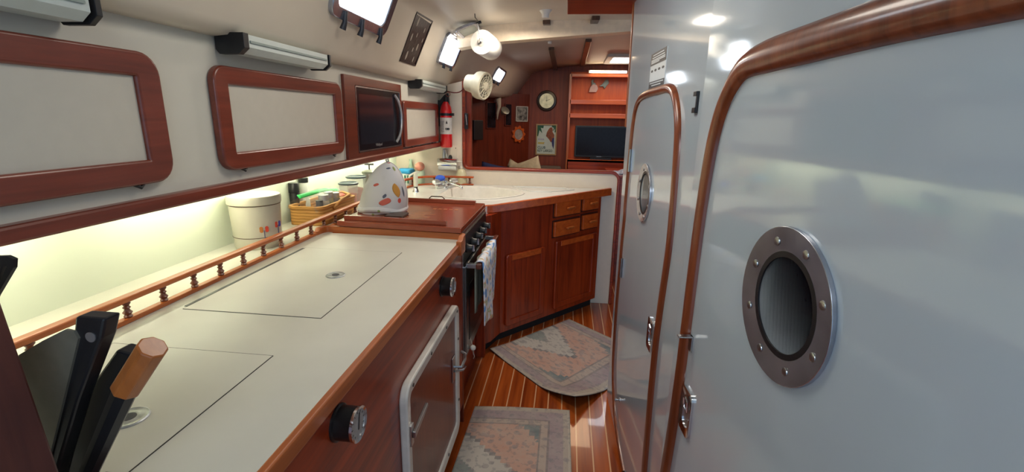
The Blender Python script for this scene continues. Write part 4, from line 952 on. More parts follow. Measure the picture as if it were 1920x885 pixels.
# paper towel roll hanging under the deck, behind the sash
pr = thing('paper_towel_roll', 'white paper towel roll hanging from cabin side beside open port', 'paper roll', (-.6, 3.2, 1.75))
l0, n0 = hit(925, 92)
dd = ray(898, 82); near = CAM + ray(903, 79) * 3.05; dd2 = ray(921, 91); far = CAM + dd2 * 3.27
rr = 20.5 / FPX * 3.05
ax = (far - near).normalized()
print('roll', near, far, rr, 'ceil', l0)
MB().lathe(near, [(rr * .35, 0), (rr * .97, 0), (rr, .003), (rr, .23), (rr * .97, .233), (rr * .35, .233)], ax, 32).build('paper', plain('paper_white', (.86, .83, .76), .9), pr, smooth=True)
MB().lathe(near - ax * .002, [(rr * .22, 0), (rr * .34, 0), (rr * .34, .006), (rr * .22, .006)], ax, 24).build('core', plain('cardboard', (.42, .40, .36), .8), pr, smooth=True)
MB().tube([near - ax * .02, near + ax * .26], .006, 8).tube([near + ax * .26, hit(922, 84)[0]], .005, 8).tube([near - ax * .02, near - ax * .02 + V((-.02, 0, .10))], .004, 8).build('hanger', steel, pr, smooth=True)
# carved brown panel between the ports
F = cabframe(778, 70)
P = [F.px(*p, .003) for p in ((779, 20), (809, 38), (776, 123), (746, 113))]
vp = thing('carved_panel', 'dark brown pierced carved panel fixed to cabin side between ports', 'panel', F.p(0, 0))
a0 = min(P[0][0], P[3][0]); print('panel', P)
pm = plain('carved_brown', (.028, .013, .011), .4, var=.5, scale=45, bump=.8)
pan = MB().prism(F, P[::-1], 0, .010).build('plate', pm, vp)
def bil(u, v):
    x = (P[0][0] * (1 - u) + P[1][0] * u) * (1 - v) + (P[3][0] * (1 - u) + P[2][0] * u) * v
    y = (P[0][1] * (1 - u) + P[1][1] * u) * (1 - v) + (P[3][1] * (1 - u) + P[2][1] * u) * v
    return x, y
hl = plain('pierced_gap', (.30, .26, .22), .6)
for u, v, s_ in ((.25, .16, 1.2), (.2, .48, 1), (.75, .25, .7), (.7, .62, 1), (.28, .85, 1.2), (.72, .88, .8), (.45, .4, .6), (.5, .7, .6), (.85, .45, .6)):
    cx, cy = bil(u, v); MB().prism(F, circle(cx, cy, .009 * s_, 12, .020 * s_), .010, .0108).build('piercing', hl, vp)
MB().ring(F, P[::-1], off(P[::-1], .93), .010, .014).build('border', pm, vp)

# round cage fan
fn = thing('fan', 'cream caged cabin fan mounted by the port near the divider', 'fan', (-.75, 3.5, 1.65))
fcen = CAM + ray(905, 161) * 3.42; fr_ = 24 / FPX * 3.42
fd = ((CAM - fcen).normalized() * .48 + V((.86, .12, -.16))).normalized()
cm = plain('aged_cream', (.66, .60, .44), .4); 
MB().lathe(fcen - fd * .055, [(fr_ * .72, 0), (fr_ * .95, .012), (fr_, .03), (fr_, .075), (fr_ * .93, .082), (fr_ * .85, .080), (fr_ * .85, .03)], fd, 32).build('housing', cm, fn, smooth=True)
MB().lathe(fcen + fd * .012, [(fr_ * .30, 0), (fr_ * .34, .004), (fr_ * .30, .020), (fr_ * .12, .026)], fd, 24).build('hub', cm, fn, smooth=True)
u_ = fd.orthogonal().normalized(); w2 = fd.cross(u_)
for rr_ in (.5, .68): MB().tube([fcen + fd * .024 + (u_ * math.cos(t) + w2 * math.sin(t)) * fr_ * rr_ for t in [2 * PI * i / 28 for i in range(28)]], .002, 6, closed=True).build('guard_ring', cm, fn, smooth='all')
for k in range(12):
    t = 2 * PI * k / 12; dr_ = u_ * math.cos(t) + w2 * math.sin(t)
    MB().tube([fcen + fd * .026 + dr_ * fr_ * .3, fcen + fd * .024 + dr_ * fr_ * .86], .0022, 6).build('guard_wire', cm, fn)
for k in range(4):
    t = 2 * PI * k / 4 + .3
    d0 = u_ * math.cos(t) + w2 * math.sin(t); d1_ = u_ * math.cos(t + .9) + w2 * math.sin(t + .9)
    MB().quad([fcen + fd * .0, fcen + d0 * fr_ * .8 - fd * .012, fcen + (d0 + d1_).normalized() * fr_ * .84, fcen + d1_ * fr_ * .78 + fd * .01]).build('blade', plain('blade_grey', (.35, .33, .28), .4), fn, solid=.002)
lf, nf = hit(882, 148)
MB().lathe(fcen - fd * .135, [(fr_ * .35, 0), (fr_ * .6, .01), (fr_ * .72, .085)], fd, 24).build('motor', cm, fn, smooth=True)
MB().tube([fcen - fd * .08, (fcen - fd * .09 + lf) / 2, lf], .010, 10).lathe(lf - nf * .004, [(.03, 0), (.03, .008), (.015, .014)], nf, 16).build('mount', cm, fn, smooth=True)

# ================================================================ CEILING FITTINGS
def zc(x, y):
    P = sec(y)
    for a, c in zip(P, P[1:]):
        if a.x <= x <= c.x: return a.z + (c.z - a.z) * (x - a.x) / (c.x - a.x)
    return 2.0
# deck beam across the cabin
bmz = [(-.60, 1.912), (1.35, 2.048)]
mb = MB(); L = []
for i in range(21):
    x = -.745 + 2.1 * i / 20; zb = 1.921 + (x + .461) * .0749; zb -= .022 * max(0, (-.45 - x) / .3) ** 1.5
    zt = max(zc(x, 3.25) - .004, zb + .004)
    L.append([mb.b.verts.new(p) for p in ((x, 3.22, zt), (x, 3.22, zb), (x, 3.33, zb), (x, 3.33, zt))])
for A, B in zip(L, L[1:]):
    for k in range(4): mb.face([A[k], A[(k + 1) % 4], B[(k + 1) % 4], B[k]])
mb.face(L[0]); mb.face(L[-1][::-1]); struct(mb.build('beam', plain('beam_gelcoat', (.82, .66, .48), .4), bevel=.012, seg=3))
dkg = wood('grab_rail_wood', (.045, .020, .010), (.09, .040, .018), 'Y')
def cpx(px, py, dz_=.03):
    l, n = hit(px, py); return l - V((0, 0, dz_))
def grab(pairs, label):
    P0 = hit(*pairs[0])[0]; t = thing('grab_rail', label, 'grab rail', P0, 'dark wooden overhead grab rails')
    for a, c in pairs_segs(pairs):
        A, C_ = hit(*a)[0], hit(*c)[0]
        if (A - C_).length < .02: continue
        d_ = (C_ - A).normalized(); s_ = V((1, 0, 0))
        ps = [A + V((0, 0, -.008)), C_ + V((0, 0, -.008))]
        b_ = MB(); vs = []
        for p in ps:
            z_ = p.z
            for dx, dzz in ((-.024, 0), (-.024, -.026), (.024, -.026), (.024, 0)): vs.append(b_.b.verts.new(p + V((dx, 0, dzz))))
        for f in ((0, 1, 2, 3), (7, 6, 5, 4), (0, 4, 5, 1), (1, 5, 6, 2), (2, 6, 7, 3), (3, 7, 4, 0)): b_.face([vs[i] for i in f])
        b_.build('bar', dkg, t, bevel=.004)
    return t
def pairs_segs(p): return [(p[i], p[i + 1]) for i in range(0, len(p), 2)]
grab([(1025, 34), (1032, 63), (1034, 86), (1042, 127)], 'dark wooden grab rail on ceiling below white cone fitting')
grab([(1118, 26), (1108, 48), (1104, 70), (1092, 119)], 'dark wooden grab rail on ceiling beside the hanging mahogany box')
def cone(px, py, r0, r1, h, label, name='deck_fitting'):
    l, n = hit(px, py)
    return tag(MB().lathe(l + V((0, 0, .004)), [(r0, 0), (r0 * .8, h * .25), (r1 * 1.1, h * .6), (r1, h)], (0, 0, -1), 24).build(name, plain('fitting_white', (.74, .71, .64), .4), smooth=True), label, 'fitting')
cone(1023, 16, .045, .020, .055, 'white cone shaped fitting on ceiling at near end of grab rail')
cone(1031, 76, .024, .016, .03, 'small white fitting on ceiling just forward of deck beam')
l, n = hit(1073, 45); tag(MB().lathe(l + V((0, 0, .003)), [(.05, 0), (.045, .006), (.02, .008)], (0, 0, -1), 24).build('ceiling_plate', plain('plate_tan', (.45, .36, .28), .5), smooth=True), 'flat tan disc on ceiling near the mahogany box', 'plate')
# mahogany box hung from the deckhead
bA = on(1064, 25, 2, 1.96); bB = on(1184, 24, 2, 1.96); print('box', bA, bB)
hb = thing('hanging_box', 'mahogany box hanging from the ceiling beside the white bulkhead', 'box', (.12, bA.y + .15, 1.96))
MB().box((bA.x, bA.y, 1.962), (bB.x + .02, bA.y + .02, 2.075)).build('front', mahX, hb, bevel=.002)
MB().box((bA.x, bA.y - .31, 1.958), (bB.x + .02, bA.y + .015, 1.970)).build('bottom', mahX, hb, bevel=.002)
MB().box((bA.x, bA.y - .30, 1.962), (bA.x + .018, bA.y, 2.075)).build('side', mahY, hb, bevel=.002)
MB().box((bA.x, bA.y - .32, 1.962), (bB.x + .02, bA.y - .30, 2.075)).build('back', mahX, hb, bevel=.002)
# saloon hatch
hl_, hn_ = hit(1152, 108)
sh_ = group_struct('window_4', hl_)
Fh = Fr(hl_ - V((0, 0, .012)), (1, 0, 0), (0, -1, 0))
MB().ring(Fh, rrect(-.09, -.28, .50, .34, .03), rrect(-.03, -.22, .44, .28, .02), -.015, .022).build('frame', plain('hatch_frame', (.55, .50, .44), .4), sh_, bevel=.006, smooth=True)
MB().prism(Fh, rrect(-.04, -.23, .45, .29, .02), -.010, .008).build('glass', port_mat, sh_)

# ================================================================ SALOON
def mpx(px, py, o=0): return FM.px(px, py, o)
# shelf unit to the right with television
su = thing('shelf_unit', 'orange mahogany shelf unit on saloon bulkhead holding the television', 'shelf', (.4, 5.5, .5))
xl = mpx(1068, 200)[0]; xr = 1.05
DS = .16
def y_of(o): return 5.60 - o
MB().box((xl - .014, 5.60 - DS, .0), (xl + .010, 5.60, mpx(1068, 141)[1])).build('side', tkZ, su)
for k, (py_, th) in enumerate(((138, .035), (187, .05), (213, .05), (300, .03))):
    z = mpx(1120, py_, DS)[1]
    MB().box((xl, 5.60 - DS, z - th), (xr, 5.60, z)).build('shelf', orX, su, bevel=.003)
MB().box((xl, 5.585, .9), (xr, 5.599, 1.95)).build('back_panel', wood('back_orange', (.42, .06, .006), (.62, .11, .012), 'Z', .5, 0), su)
MB().box((xl, 5.60 - DS, .0), (xr, 5.60 - DS + .02, .985)).build('front_panel', mahX, su)
ls = thing('saloon_strip_light', 'lit white strip light above the saloon shelf unit', 'light', FM.p(.4, 1.95))
s0, s1 = mpx(1106, 134, .20), mpx(1175, 134, .20)
MB().box((s0[0], 5.60 - .20, s0[1] - .012), (s1[0], 5.60 - .17, s0[1] + .012)).build('diffuser', plain('lit_diffuser', (1, .9, .75), .4, emit=((1, .80, .55), 9)), ls, bevel=.008)
MB().box((s0[0] - .01, 5.60 - .17, s0[1] - .014), (s1[0] + .01, 5.60 - .15, s0[1] + .014)).build('base', white, ls)
tv = thing('television', 'black flat television on saloon shelf unit', 'television', FM.p(.35, 1.0))
t0 = mpx(1076, 296, .10); t1 = mpx(1076, 235, .10)
tx1 = t0[0] + (t1[1] - t0[1]) * 1.66
MB().prism(FM, rrect(t0[0], t0[1] + .012, tx1, t1[1], .01), .07, .10).build('body', black, tv, bevel=.004)
MB().prism(FM, rrect(t0[0] + .02, t0[1] + .035, tx1 - .02, t1[1] - .02, .002), .10, .102).build('screen', blackgl, tv)
MB().prism(FM, rrect((t0[0] + tx1) / 2 - .12, t0[1] - .015, (t0[0] + tx1) / 2 + .12, t0[1] + .012, .004), .06, .13).build('stand', black, tv)
text('logo', 'SAMSUNG', FM, t0[0] + (tx1 - t0[0]) * .42, t0[1] + .018, .012, ms, tv, .1025)
# shell figures hung on the shelf back
def shellfig(px, py, polys, label, name):
    q = mpx(px, py, .02); t = thing(name, label, 'figurine', FM.p(*q, .02)); 
    for nm, pts, col, th in polys:
        MB().prism(FM, [(q[0] + a, q[1] + c) for a, c in pts], .016, .016 + th).build(nm, col, t, bevel=.004, smooth=True)
gr = plain('verdigris', (.22, .26, .20), .5, var=.2); pk = plain('pink_shell', (.55, .34, .26), .5)
k = 5.55 / FPX
def sp_(pts): return [(a * k, c * k) for a, c in pts]
shellfig(1112, 160, [('body', sp_([(-7, -12), (6, -12), (9, -6), (7, 0), (0, 2), (-5, -3)]), pk, .03), ('head', sp_([(-3, -4), (5, -2), (4, 3), (0, 5), (1, 9), (-2, 10), (-4, 7), (-3, 3)]), gr, .024)], 'pink and green pelican figurine on shelf back, taller of the two', 'pelican_figurine')
shellfig(1133, 158, [('body', sp_([(-9, -4), (-2, -4), (1, -8), (4, -3), (8, 2), (6, 8), (1, 7), (-3, 1)]), gr, .024)], 'grey-green fish figurine on shelf back, smaller of the two', 'fish_figurine')
# clock
cq = mpx(1025, 189, .02); ck = thing('clock', 'brass wall clock with dark rim on saloon bulkhead', 'clock', FM.p(cq[0], cq[1] - .11, .0))
rk = 18 * k
MB().lathe(FM.p(*cq, 0), [(rk, 0), (rk * 1.02, .01), (rk * .95, .03), (rk * .74, .034), (rk * .72, .02)], FM.n, 32).build('rim', plain('clock_rim', (.03, .02, .012), .3), ck, smooth=True)
MB().lathe(FM.p(*cq, .015), [(rk * .73, 0), (rk * .73, .006)], FM.n, 32).build('face', plain('clock_brass', (.60, .50, .28), .28, .6, var=.25, scale=20), ck)
Fk = Fr(FM.p(*cq, .022), FM.u, FM.v)
MB().prism(Fk, [(-.002, -.01), (.002, -.01), (.001, .065), (-.001, .065)], 0, .002).prism(Fk, [(-.01, -.003), (.045, .018), (.046, .021), (-.01, .003)], 0, .002).build('hands', black, ck)
# poster CLUB KEY LARGO
pa, pb_ = mpx(1004, 290), mpx(1045, 233)
po = thing('poster', 'framed parrot poster reading CLUB KEY LARGO on saloon bulkhead', 'poster', FM.p((pa[0] + pb_[0]) / 2, pa[1]))
Wp, Hp = pb_[0] - pa[0], pb_[1] - pa[1]
MB().ring(FM, rrect(pa[0], pa[1], pb_[0], pb_[1], .002, 1), rrect(pa[0] + .014, pa[1] + .014, pb_[0] - .014, pb_[1] - .014, .002, 1), 0, .016).build('frame', plain('poster_frame', (.36, .24, .10), .4), po)
MB().fbox(FM, pa[0] + .01, pa[1] + .01, pb_[0] - .01, pb_[1] - .01, 0, .005).build('sheet', plain('poster_sheet', (.50, .58, .52), .5), po)
def PP(u, v): return (pa[0] + u * Wp, pa[1] + v * Hp)
gleaf = plain('poster_green', (.015, .09, .04), .5)
mb = MB()
for poly in ([(.05, .95), (.36, .95), (.34, .86), (.22, .88), (.30, .70), (.16, .80), (.10, .60), (.05, .62)], [(.74, .96), (.95, .96), (.95, .74), (.88, .74), (.90, .86), (.80, .76), (.84, .88), (.74, .92)]):
    mb.prism(FM, [PP(*p) for p in poly][::-1], .005, .0062)
mb.build('leaves', gleaf, po)
MB().prism(FM, [PP(*p) for p in [(.66, .89), (.76, .90), (.80, .82), (.78, .76), (.88, .66), (.88, .52), (.80, .44), (.72, .42), (.62, .52), (.48, .62), (.52, .74), (.60, .84)]][::-1], .005, .0064).build('parrot', plain('parrot_brown', (.22, .06, .02), .5, var=.4, scale=60), po)
MB().prism(FM, [PP(*p) for p in [(.80, .56), (.88, .56), (.88, .34), (.86, .20), (.80, .30), (.76, .44)]][::-1], .0062, .0070).build('parrot_wing', plain('parrot_blue', (.02, .025, .12), .5), po)
ink = plain('poster_ink', (.01, .05, .06), .5); yel = plain('poster_yellow', (.50, .38, .05), .5); lil = plain('poster_lilac', (.33, .28, .42), .5)
text('lettering', 'CLUB', FM, *PP(.09, .205), Hp * .115, ink, po, .006, xs=.92)
text('lettering', 'KEY LARGO', FM, *PP(.09, .10), Hp * .115, ink, po, .006, xs=.80)
mb = MB()
for (u0, u1, v_) in ((.10, .42, .40), (.10, .40, .37)): mb.fbox(FM, *PP(u0, v_ - .012), *PP(u1, v_ + .012), .005, .006)
mb.build('yellow_script', yel, po)
mb = MB()
for i in range(5): mb.fbox(FM, *PP(.11 + .06 * i, .485), *PP(.145 + .06 * i, .53), .005, .006)
mb.build('lilac_script', lil, po)

# hull-side panel things
FHs = Fr(hull[1], hull[2] - hull[1], (0, 0, 1))
def hpx(px, py, o=0): return FHs.px(px, py, o)
def framed(pxs, label, name, fm, sheet, cat, dep=.015, fw=.008):
    P = [hpx(*p) for p in pxs]; a0, a1 = min(p[0] for p in P), max(p[0] for p in P); b0, b1 = min(p[1] for p in P), max(p[1] for p in P)
    t = thing(name, label, cat, FHs.p((a0 + a1) / 2, b0)); MB().ring(FHs, rrect(a0, b0, a1, b1, .006, 2), rrect(a0 + fw, b0 + fw, a1 - fw, b1 - fw, .004, 2), 0, dep).build('frame', fm, t)
    MB().fbox(FHs, a0 + fw * .5, b0 + fw * .5, a1 - fw * .5, b1 - fw * .5, 0, dep * .6).build('picture', sheet, t)
    return t, (a0, a1, b0, b1)
print('hull px', hpx(996, 250), hpx(967, 200), hpx(888, 240))
framed(((967, 199), (988, 228)), 'small black and white print in white frame on saloon panel', 'picture_frame', plain('frame_white', (.55, .52, .46), .5), plain('bw_print', (.16, .15, .13), .5, var=1.4, scale=25), 'picture')
dgl = plain('cabinet_glass', (.015, .012, .016), .08, var=.6, scale=12)
framed(((911, 191), (929, 241)), 'dark glass door with reflections behind the divider opening', 'glass_door', dmZ, dgl, 'door')
framed(((946, 194), (958, 236)), 'narrow dark glass panel beside black and white print', 'glass_panel', dmZ, dgl, 'panel')
# round porthole mirror with sun rim
mq = hpx(973, 252, .02); sm = thing('sun_mirror', 'round mirror with scalloped wooden sun-ray rim', 'mirror', FHs.p(mq[0], mq[1] - .1))
rm = 11 * 5.3 / FPX
MB().ring(FHs, [(mq[0] + rm * (1.32 + .16 * math.cos(9 * t)) * math.cos(t), mq[1] + rm * (1.32 + .16 * math.cos(9 * t)) * math.sin(t)) for t in [2 * PI * i / 72 for i in range(72)]], circle(*mq, rm * .9, 72), 0, .02).build('rim', orX, sm, bevel=.003, smooth=True)
MB().prism(FHs, circle(*mq, rm * .92, 40), 0, .012).build('glass', plain('mirror_glass', (.62, .55, .48), .12, .6, var=.2), sm)
# things in the dark corner: telephone handset on jamb, hanging lamp cloth
ph = thing('radio_handset', 'black radio handset clipped on wooden jamb of the divider opening', 'radio', (-.77, 3.6, 1.4))
h0, h1 = FB.px(876, 212, -.02), FB.px(880, 242, -.02)
MB().prism(FB, rrect(h0[0] - .012, h1[1], h0[0] + .014, h0[1], .006), .004, .030).build('body', black, ph, bevel=.004)
MB().tube([FB.p(h0[0] + .0, h0[1] - .01, .033), FB.p(h0[0] + .008, h1[1] + .03, .033)], .004, 8).build('trim', chrome, ph, smooth=True)
hq = [hpx(882, 225, .03), hpx(895, 262, .03)]
tag(MB().prism(FHs, rrect(min(hq[0][0], hq[1][0]) , hq[1][1], max(hq[0][0], hq[1][0]) + .03, hq[0][1], .01), .0, .10).build('instrument_box', plain('instrument_black', (.02, .014, .014), .4), bevel=.006), 'dark instrument box in the corner behind divider opening', 'box')
q1_ = [hpx(934, 184, .06), hpx(936, 200, .06), hpx(933, 212, .06), hpx(932, 224, .06)]
tag(MB().tube([FHs.p(*p, .06) for p in q1_], [.034, .020, .016, .006], 10).build('rolled_cloth', plain('pale_cloth', (.52, .45, .36), .8), smooth='all'), 'pale twisted cloth hanging in the saloon corner', 'cloth')
lq = hpx(944, 212, .08)
tag(MB().lathe(FHs.p(*lq, .08), [(.035, 0), (.05, .05), (.02, .06)], (.5, -.6, .6), 16).build('reading_lamp', plain('lamp_metal', (.35, .35, .30), .3, .7), smooth=True), 'small metal reading lamp beside hanging cloth', 'lamp')
# settee with cushions
se = thing('settee', 'dark saloon settee behind the divider', 'settee', (-.55, 5.1, 0))
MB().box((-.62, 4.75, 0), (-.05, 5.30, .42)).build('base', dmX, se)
MB().box((-.64, 4.72, .42), (-.05, 5.30, .56)).build('seat', plain('settee_fabric', (.10, .07, .05), .9), se, bevel=.03, seg=3)
MB().box((-.40, 5.42, .0), (-.05, 5.56, .90)).build('backrest', plain('settee_fabric', (.10, .07, .05), .9), se, bevel=.03, seg=3)
def pillow(c, w_, h_, rz, ry, mat, label, name='cushion'):
    M_ = Matrix.Translation(V(c)) @ Matrix.Rotation(rz, 4, 'Z') @ Matrix.Rotation(ry, 4, 'Y') 
    def f(u, v, s_):
        x, z = 2 * u - 1, 2 * v - 1; e = max(0, (1 - x * x)) ** .5 * max(0, (1 - z * z)) ** .5
        px_ = x * (1 - .10 * (1 - z * z) * 0) * w_ / 2 * (1 - .08 * (1 - abs(x)) * 0 - .07 * (1 - z * z) * abs(x)); pz_ = z * h_ / 2 * (1 - .07 * (1 - x * x) * abs(z))
        return M_ @ V((px_, s_ * .07 * e, pz_))
    mb = MB(); mb.grid(lambda u, v: f(u, v, 1), 16, 16); mb.grid(lambda u, v: f(u, v, -1), 16, 16)
    bmesh.ops.remove_doubles(mb.b, verts=mb.b.verts, dist=.0005)
    return tag(mb.build(name, mat, smooth='all'), label, 'cushion', 'saloon cushions')
stripe = plain('beige_cushion', (.50, .42, .28), .9, var=.15, scale=20); 
pA = mpx(970, 318, .25); pB = mpx(1008, 318, .25); print('pill', pA, pB)
def topz_at(px, py, o): return mpx(px, py, o)
zA = mpx(951, 297, .3); zB = mpx(1006, 293, .3)
pillow((zA[0] + .12, 5.26, zA[1] - .235), .36, .36, .3, .45, stripe, 'beige cushion leaning left on settee behind divider')
pillow((zB[0] - .08, 5.08, zB[1] - .205), .38, .36, -.25, -.35, stripe, 'beige cushion leaning right beneath the parrot poster')
zC = mpx(925, 306, .5)
pillow((zC[0] + .03, 5.0, zC[1] - .15), .34, .30, .2, .2, plain('navy_cushion', (.025, .035, .11), .9), 'navy cushion low in the corner left of the beige ones')
# bits seen between divider end and bulkhead
q = on(1154, 318, 1, 3.9); print('cloth', q)
tb = thing('side_shelf', 'mahogany side shelf in the saloon beyond end of the divider', 'shelf', (.6, 4.4, 0))
MB().box((.42, 4.3, .0), (1.2, 4.9, .93)).build('body', mahX, tb); MB().box((.40, 4.28, .93), (1.2, 4.9, .955)).build('top', mahX, tb, bevel=.004)
cl = MB().grid(lambda u, v: V((.41 + .20 * u, 4.31 + .14 * v, .960 + .035 * math.sin(PI * u) * math.sin(PI * v) + .008 * math.sin(u * 13))), 16, 12)
tag(cl.build('folded_cloth', plain('blue_white_cloth', (.40, .44, .66), .9, var=.8, scale=18), smooth='all', solid=.004), 'blue and white folded cloth on side shelf past divider end', 'cloth')
qa = [on(1153, 455, 1, 4.2), on(1158, 515, 1, 4.2)]
tag(MB().box((.37, 4.17, .12), (.415, 4.27, .62)).build('upholstered_panel', plain('tan_floral', (.35, .28, .18), .9, var=.8, scale=14), bevel=.01), 'tan floral upholstered panel in gap past divider end', 'panel')

# ================================================================ RUGS
def rugmat(name):
    m, nt, b = newmat(name)
    uv = N(nt, 'ShaderNodeUVMap'); sx = N(nt, 'ShaderNodeSeparateXYZ'); 
    dn = N(nt, 'ShaderNodeTexNoise'); dn.inputs['Scale'].default_value = 26; dn.inputs['Detail'].default_value = 3
    nt.links.new(uv.outputs[0], dn.inputs['Vector'])
    nt.links.new(uv.outputs[0], sx.inputs[0])
    def M(op, a, c=None):
        n = N(nt, 'ShaderNodeMath', operation=op)
        for i, v in enumerate((a, c)):
            if v is None: continue
            if isinstance(v, (int, float)): n.inputs[i].default_value = v
            else: nt.links.new(v, n.inputs[i])
        return n.outputs[0]
    def mixc(f, a, c):
        n = N(nt, 'ShaderNodeMix', data_type='RGBA'); nt.links.new(f, n.inputs['Factor'])
        for k_, v in (('A', a), ('B', c)):
            if isinstance(v, tuple): n.inputs[k_].default_value = (*v, 1)
            else: nt.links.new(v, n.inputs[k_])
        return n.outputs['Result']
    X = M('MULTIPLY', M('SUBTRACT', sx.outputs[0], .5), 2.0); Y = M('MULTIPLY', M('SUBTRACT', sx.outputs[1], .5), 2.0)
    aX, aY = M('ABSOLUTE', X), M('ABSOLUTE', Y)
    # stepped coordinates give the stair edges of the medallions
    st = M('SNAP', aX, .055); stY = M('SNAP', aY, .045)
    dia = M('ADD', st, M('MULTIPLY', stY, .72))
    wob = M('MULTIPLY', M('SUBTRACT', dn.outputs['Fac'], .5), .06)
    dia = M('ADD', dia, wob)
    base = mixc(M('LESS_THAN', dia, 1.22), (.30, .22, .17), (.11, .16, .17))     # tan corners, teal band
    base = mixc(M('LESS_THAN', dia, .98), base, (.46, .22, .14))                   # salmon ring
    base = mixc(M('LESS_THAN', M('ADD', st, M('MULTIPLY', stY, 1.0)), .52), base, (.17, .15, .15))
    base = mixc(M('LESS_THAN', M('ADD', st, M('MULTIPLY', stY, 1.0)), .49), base, (.44, .39, .33))     # pale medallion
    base = mixc(M('LESS_THAN', M('ADD', M('SNAP', aX, .03), M('SNAP', aY, .03)), .15), base, (.18, .22, .20))
    mx = M('MAXIMUM', aX, aY)
    base = mixc(M('GREATER_THAN', mx, .70), base, (.20, .15, .14))
    base = mixc(M('GREATER_THAN', mx, .715), base, (.38, .27, .21))
    base = mixc(M('GREATER_THAN', mx, .78), base, (.20, .15, .15))
    base = mixc(M('GREATER_THAN', mx, .80), base, (.29, .20, .21))
    base = mixc(M('GREATER_THAN', mx, .93), base, (.36, .28, .22))
    base = mixc(M('GREATER_THAN', mx, .975), base, (.42, .35, .27))
    vo = N(nt, 'ShaderNodeTexVoronoi'); vo.inputs['Scale'].default_value = 22; nt.links.new(uv.outputs[0], vo.inputs['Vector'])
    fl = M('MULTIPLY', M('LESS_THAN', vo.outputs['Distance'], .33), .55)
    base = mixc(fl, base, (.20, .17, .18))
    n2 = N(nt, 'ShaderNodeTexNoise'); n2.inputs['Scale'].default_value = 7; n2.inputs['Detail'].default_value = 8; n2.inputs['Roughness'].default_value = .75
    nt.links.new(uv.outputs[0], n2.inputs['Vector'])
    cr = N(nt, 'ShaderNodeValToRGB'); cr.color_ramp.elements[0].position = .35; cr.color_ramp.elements[1].position = .7
    nt.links.new(n2.outputs['Fac'], cr.inputs[0])
    base = mixc(M('MULTIPLY', cr.outputs[0], .6), base, (.42, .36, .30))
    n3 = N(nt, 'ShaderNodeTexNoise'); n3.inputs['Scale'].default_value = 38; n3.inputs['Detail'].default_value = 3; nt.links.new(uv.outputs[0], n3.inputs['Vector'])
    base = mixc(M('MULTIPLY', M('GREATER_THAN', n3.outputs['Fac'], .58), .35), base, (.17, .17, .18))
    hs = N(nt, 'ShaderNodeHueSaturation'); hs.inputs['Value'].default_value = 1.2; hs.inputs['Saturation'].default_value = .82; nt.links.new(base, hs.inputs['Color']); nt.links.new(hs.outputs[0], b.inputs['Base Color']); b.inputs['Roughness'].default_value = .95; b.inputs['Specular IOR Level'].default_value = .1
    return m
rm_ = rugmat('faded_oriental')
def rug(c4, label, curl, uvf):
    """c4 = corners a (u0 v0), b (u1 v0), c (u1 v1), d (u0 v1)"""
    a, b_, c, d = [V((*p, 0)) for p in c4]
    def f(u, v):
        p = (a * (1 - u) + b_ * u) * (1 - v) + (d * (1 - u) + c * u) * v
        z = .007 + curl(u, v); return V((p.x, p.y, z))
    t = thing('rug', label, 'rug', tuple((a + c) / 2), 'faded oriental rugs on the sole')
    pl = MB().grid(f, 60, 60).build('pile', rm_, t, smooth='all', solid=.004)
    for l in pl.data.uv_layers[0].data: l.uv = uvf(*l.uv)
    MB().grid(lambda u, v: f(u, v) - V((0, 0, .0045)), 60, 60).build('backing', plain('rug_backing', (.015, .015, .016), .9), t, smooth='all', solid=.002)
rug([(-.42, 1.20), (.09, 1.20), (.078, 2.105), (-.405, 2.065)], 'faded pastel rug nearest the icebox door', lambda u, v: .004 * math.sin(u * 4) * v, lambda u, v: (.5 + .5 * u, v * .95 + .05))
rug([(-.425, 2.665), (.077, 3.217), (.60, 2.72), (.10, 2.10)], 'faded pastel rug with curled corner in front of sink cabinet',
    lambda u, v: .085 * max(0, 1 - math.hypot((u - .0) * 2.8, (v - 1.0) * 2.8)) ** 1.4 + .010 * max(0, 1 - math.hypot(u * 5, v * 5)), lambda u, v: (u, .48 + .52 * v))

# ================================================================ KNIFE BLOCK AND TOOLS (foreground)
yb_ = .37
kb = thing('knife_block', 'dark brown wooden knife block at near left of icebox counter', 'knife block', (-.64, .34, .93))
Fn = Fr((0, yb_, 0), (1, 0, 0), (0, 0, 1))
e_t, e_b = Fn.px(0, 557), Fn.px(113, 885); print('block edge', e_t, e_b)
bw = wood('block_wood', (.055, .012, .010), (.11, .028, .018), 'Z', rough=.5, coat=.1)
sl = (e_b[0] - e_t[0]) / (e_b[1] - e_t[1])
xz = lambda z: e_b[0] + sl * (z - e_b[1])
zt = e_t[1] + .02
MB().prism(Fn, [(xz(.935), .935), (xz(zt), zt), (xz(zt) - .11, zt + .015), (xz(.935) - .11, .935)], .0, .062).build('tall_block', bw, kb, bevel=.003)
lowz = .972
MB().prism(Fn, [(xz(.935) - .03, .935), (xz(.935) - .03, lowz), (xz(lowz) - .08, lowz), (xz(.935) - .08, .935)], -.10, -.001).build('slot_block', bw, kb, bevel=.003)
def tool(F, pxs, c0, c1, name, mat, par, bev=.003):
    return MB().prism(F, [F.px(*p) for p in pxs][::-1], c0, c1).build(name, mat, par, bevel=bev)
FT = Fr((0, .42, 0), (1, 0, 0), (0, 0, 1))
kn = thing('cleaver', 'broad grey steel cleaver with black riveted handle in knife block', 'cleaver', FT.p(*FT.px(110, 930)))
tool(FT, [(48, 660), (92, 634), (134, 613), (150, 616), (158, 630), (104, 850), (90, 915), (30, 915)], .004, .007, 'blade', plain('dull_steel', (.22, .21, .17), .4, .5, var=.15), kn, 0)
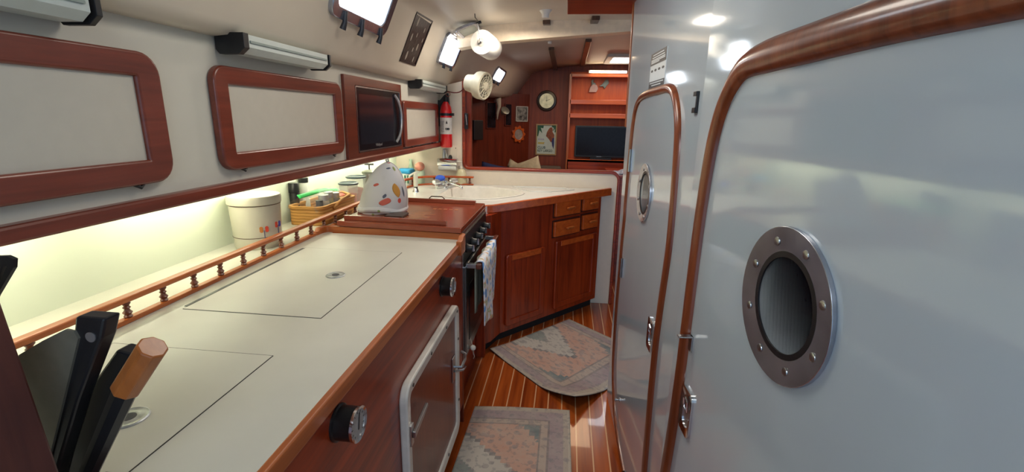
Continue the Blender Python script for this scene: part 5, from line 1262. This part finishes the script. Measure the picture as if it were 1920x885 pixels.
tool(FT, [(147, 591), (203, 595), (196, 632), (152, 748), (118, 860), (104, 915), (78, 915), (100, 832), (140, 660)], -.016, .004, 'handle', black, kn)
c_ = FT.px(177, 629); MB().lathe(FT.p(*c_, .003), [(.006, 0), (.006, .002)], FT.n, 14).build('rivet', silv, kn)
FT2 = Fr((0, .46, 0), (1, 0, 0), (0, 0, 1))
k2 = thing('kitchen_knife', 'wide black handled knife leaning right in knife block', 'knife', FT2.p(*FT2.px(150, 930)))
tool(FT2, [(228, 651), (261, 660), (243, 735), (185, 850), (166, 900), (80, 900), (96, 870), (160, 748)], -.014, .008, 'handle', black, k2)
FT3 = Fr((0, .445, 0), (1, 0, 0), (0, 0, 1))
k3 = thing('wooden_handled_tool', 'black tool with octagonal orange wooden grip in knife block', 'kitchen tool', FT3.p(*FT3.px(200, 900)))
aa, bb = FT3.px(287, 650), FT3.px(236, 730)
MB().tube([FT3.p(*aa), FT3.p(*bb)], .0165, 8).build('grip', wood('grip_wood', (.28, .075, .015), (.46, .14, .03), 'Z', .35, .2), k3, bevel=.002)
cc_ = FT3.px(160, 900); MB().tube([FT3.p(*bb), FT3.p(*cc_)], [.0135, .011], 8).build('shaft', black, k3)
FT4 = Fr((0, .40, 0), (1, 0, 0), (0, 0, 1))
k4 = thing('slotted_turner', 'black slotted turner head rising at far left above knife block', 'turner', FT4.p(*FT4.px(-10, 700)))
hd = [(-45, 480), (20, 478), (34, 484), (33, 500), (2, 552), (-8, 575), (-50, 575)]
tn = tool(FT4, hd, 0, .004, 'head', black, k4, 0)
for q_ in ([(-20, 505), (-12, 502), (-20, 545), (-30, 548)], [(2, 500), (10, 498), (-2, 535), (-8, 545)], [(14, 498), (21, 497), (6, 530), (0, 540)]):
    cutr = MB().prism(FT4, [FT4.px(*p) for p in q_], -.02, .02).build('cutter', dark)
    boolcut(tn, cutr)
MB().tube([FT4.p(*FT4.px(-22, 570), .002), FT4.p(*FT4.px(-10, 900), .002)], .005, 8).build('shaft', black, k4, smooth=True)
